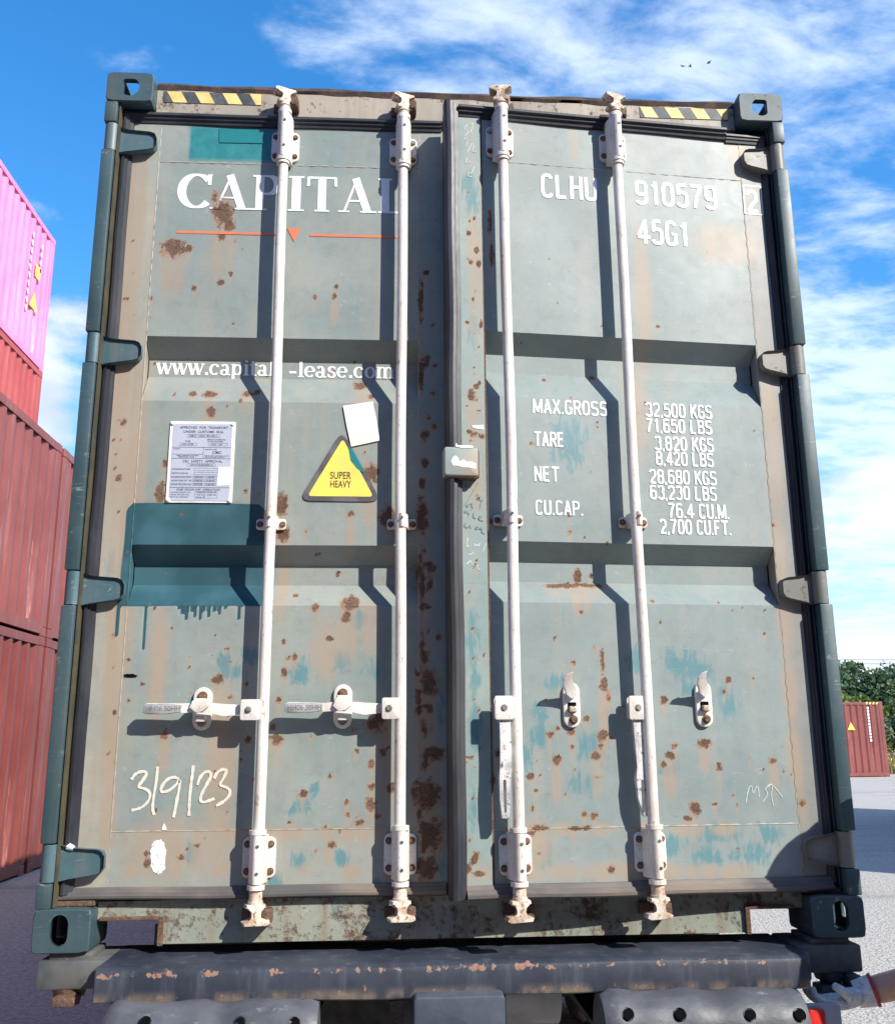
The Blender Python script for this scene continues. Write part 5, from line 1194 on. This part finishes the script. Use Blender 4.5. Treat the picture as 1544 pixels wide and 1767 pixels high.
# ------------------------------------------------------------------ person at the right edge, reaching for the twistlock
SKIN = m_simple('skin', (.50, .27, .19), (.44, .22, .15), 30, .5, bumpk=.2)
SHIRT = m_simple('navy_shirt', (.03, .04, .07), (.05, .06, .09), 12, .85)
TROUS = m_simple('dark_trousers', (.035, .037, .045), (.05, .05, .06), 12, .85)
GLOVE = m_simple('knit_glove', (.66, .65, .63), (.52, .52, .51), 24, .9, bumpk=.8, bscale=260, dirt=.52, dirtcol=(.30, .30, .30))
CUFF = m_simple('red_cuff', (.45, .05, .06), (.38, .04, .05), 30, .9, bumpk=.6, bscale=300)
HAIR = m_simple('brown_hair', (.05, .03, .02), (.08, .05, .03), 40, .8)
def skin(name, verts, edges, radii, mat, parent=None, root=0, sub=2):
    me = bpy.data.meshes.new(name); me.from_pydata(verts, edges, []); o = link(name, me, parent)
    me.materials.append(mat)
    md = o.modifiers.new('skin', 'SKIN'); md.use_smooth_shade = True
    for i, r in enumerate(radii): me.skin_vertices[0].data[i].radius = (r, r) if not isinstance(r, tuple) else r
    me.skin_vertices[0].data[root].use_root = True
    s = o.modifiers.new('sub', 'SUBSURF'); s.levels = sub; s.render_levels = sub
    return o
per = empty('person', (1.66, -.42, 0), 'person at the right edge reaching a bare forearm and white work glove to the twistlock', 'person')
WR = (1.173, -.03, .858); EL = (1.43, -.13, .938); SH = (1.53, -.25, 1.27)
pel = (1.60, -.43, .97); bel = (1.55, -.41, 1.11); che = (1.50, -.37, 1.28); nec = (1.47, -.36, 1.43)
h0 = (1.465, -.355, 1.52); h1 = (1.46, -.355, 1.61); h2 = (1.465, -.355, 1.685)
S2 = (1.47, -.50, 1.36); E2 = (1.50, -.62, 1.14); W2 = (1.50, -.60, .90)
body = skin('body', [pel, bel, che, nec, h0, h1, h2, SH, EL, WR, S2, E2, W2, (1.49, -.59, .80),
  (1.60, -.52, .90), (1.56, -.54, .49), (1.68, -.56, .10), (1.55, -.58, .04), (1.66, -.34, .90), (1.64, -.32, .49), (1.78, -.30, .10), (1.65, -.30, .04)],
  [(0, 1), (1, 2), (2, 3), (3, 4), (4, 5), (5, 6), (2, 7), (7, 8), (8, 9), (2, 10), (10, 11), (11, 12), (12, 13), (0, 14), (14, 15), (15, 16), (16, 17), (0, 18), (18, 19), (19, 20), (20, 21)],
  [.11, .10, .12, .06, .09, .112, .09, .055, .050, .038, .055, .050, .036, .042, .09, .075, .055, .048, .11, .075, .055, .048], SKIN, per)
skin('shirt', [pel, bel, che, (1.48, -.36, 1.40), SH, (1.505, -.19, 1.10), S2, (1.46, -.56, 1.25)], [(0, 1), (1, 2), (2, 3), (2, 4), (4, 5), (2, 6), (6, 7)], [.20, .19, .215, .10, .115, .085, .115, .085], SHIRT, per)
skin('trousers', [(1.60, -.43, .96), (1.60, -.52, .88), (1.56, -.54, .49), (1.675, -.56, .13), (1.66, -.34, .88), (1.64, -.32, .49), (1.775, -.30, .13)], [(0, 1), (1, 2), (2, 3), (0, 4), (4, 5), (5, 6)], [.19, .13, .095, .08, .13, .095, .08], TROUS, per)
for q in (((1.68, -.56, .055), (1.54, -.58, .045)), ((1.78, -.30, .055), (1.64, -.30, .045))): skin('boot', [q[0], ((q[0][0]+q[1][0])/2, q[0][1], .06), q[1]], [(0, 1), (1, 2)], [.065, .06, .055], TYRE, per)
skin('hair', [(1.50, -.355, 1.60), (1.49, -.355, 1.67), (1.46, -.355, 1.705)], [(0, 1), (1, 2)], [.10, .10, .08], HAIR, per)
for dy in (-.032, .032): bm = B(); cyl(bm, (1.362, -.355+dy, 1.615), (1.378, -.355+dy, 1.615), .009, seg=10); finish(bm, 'eye', FRAMEK, per)
bm = B(); cyl(bm, (1.375, -.355, 1.61), (1.350, -.355, 1.57), .010, .016, seg=10); finish(bm, 'nose', SKIN, per, smooth=50)
bm = B(); box(bm, 1.372, 1.39, -.378, -.332, 1.533, 1.541, .003); finish(bm, 'mouth', CUFF, per)
for dy in (-1, 1): bm = B(); cyl(bm, (1.47, -.355+dy*.085, 1.59), (1.475, -.355+dy*.10, 1.595), .03, .024, seg=12); finish(bm, 'ear', SKIN, per, smooth=50)
# glove: palm turned up, fingers curled round the lever
gl = [(1.183, -.034, .858), (1.143, -.030, .846), (1.103, -.034, .838), (1.073, -.036, .838)]
fing = []; rads = [(.034, .030), (.040, .026), (.043, .024), (.040, .020)]; ed = [(0, 1), (1, 2), (2, 3)]
V_ = list(gl)
for k_, (dy, L) in enumerate(((-.036, .9), (-.012, 1.0), (.012, .96), (.036, .8))):
    b0 = len(V_); y = -.036+dy
    V_ += [(1.056, y, .838), (1.056-.032*L, y, .846), (1.056-.050*L, y+.002, .866), (1.056-.053*L, y+.004, .888)]
    ed += [(3, b0), (b0, b0+1), (b0+1, b0+2), (b0+2, b0+3)]; rads += [.0125, .0118, .0108, .0095]
b0 = len(V_); V_ += [(1.116, -.070, .858), (1.088, -.084, .878), (1.063, -.078, .893)]; ed += [(1, b0), (b0, b0+1), (b0+1, b0+2)]; rads += [.017, .0135, .011]
skin('glove', V_, ed, rads, GLOVE, per)
a = Vector(WR); d = (Vector(EL)-a).normalized()
bm = B(); cyl(bm, a-d*.020, a+d*.030, .037, .043, seg=24, cap=False); r = bmesh.ops.solidify(bm, geom=bm.faces[:], thickness=.003); finish(bm, 'glove_sleeve', GLOVE, per, smooth=50)
bm = B(); cyl(bm, a+d*.028, a+d*.037, .0445, .046, seg=24, cap=False); bmesh.ops.solidify(bm, geom=bm.faces[:], thickness=.004); finish(bm, 'cuff', CUFF, per, smooth=50)
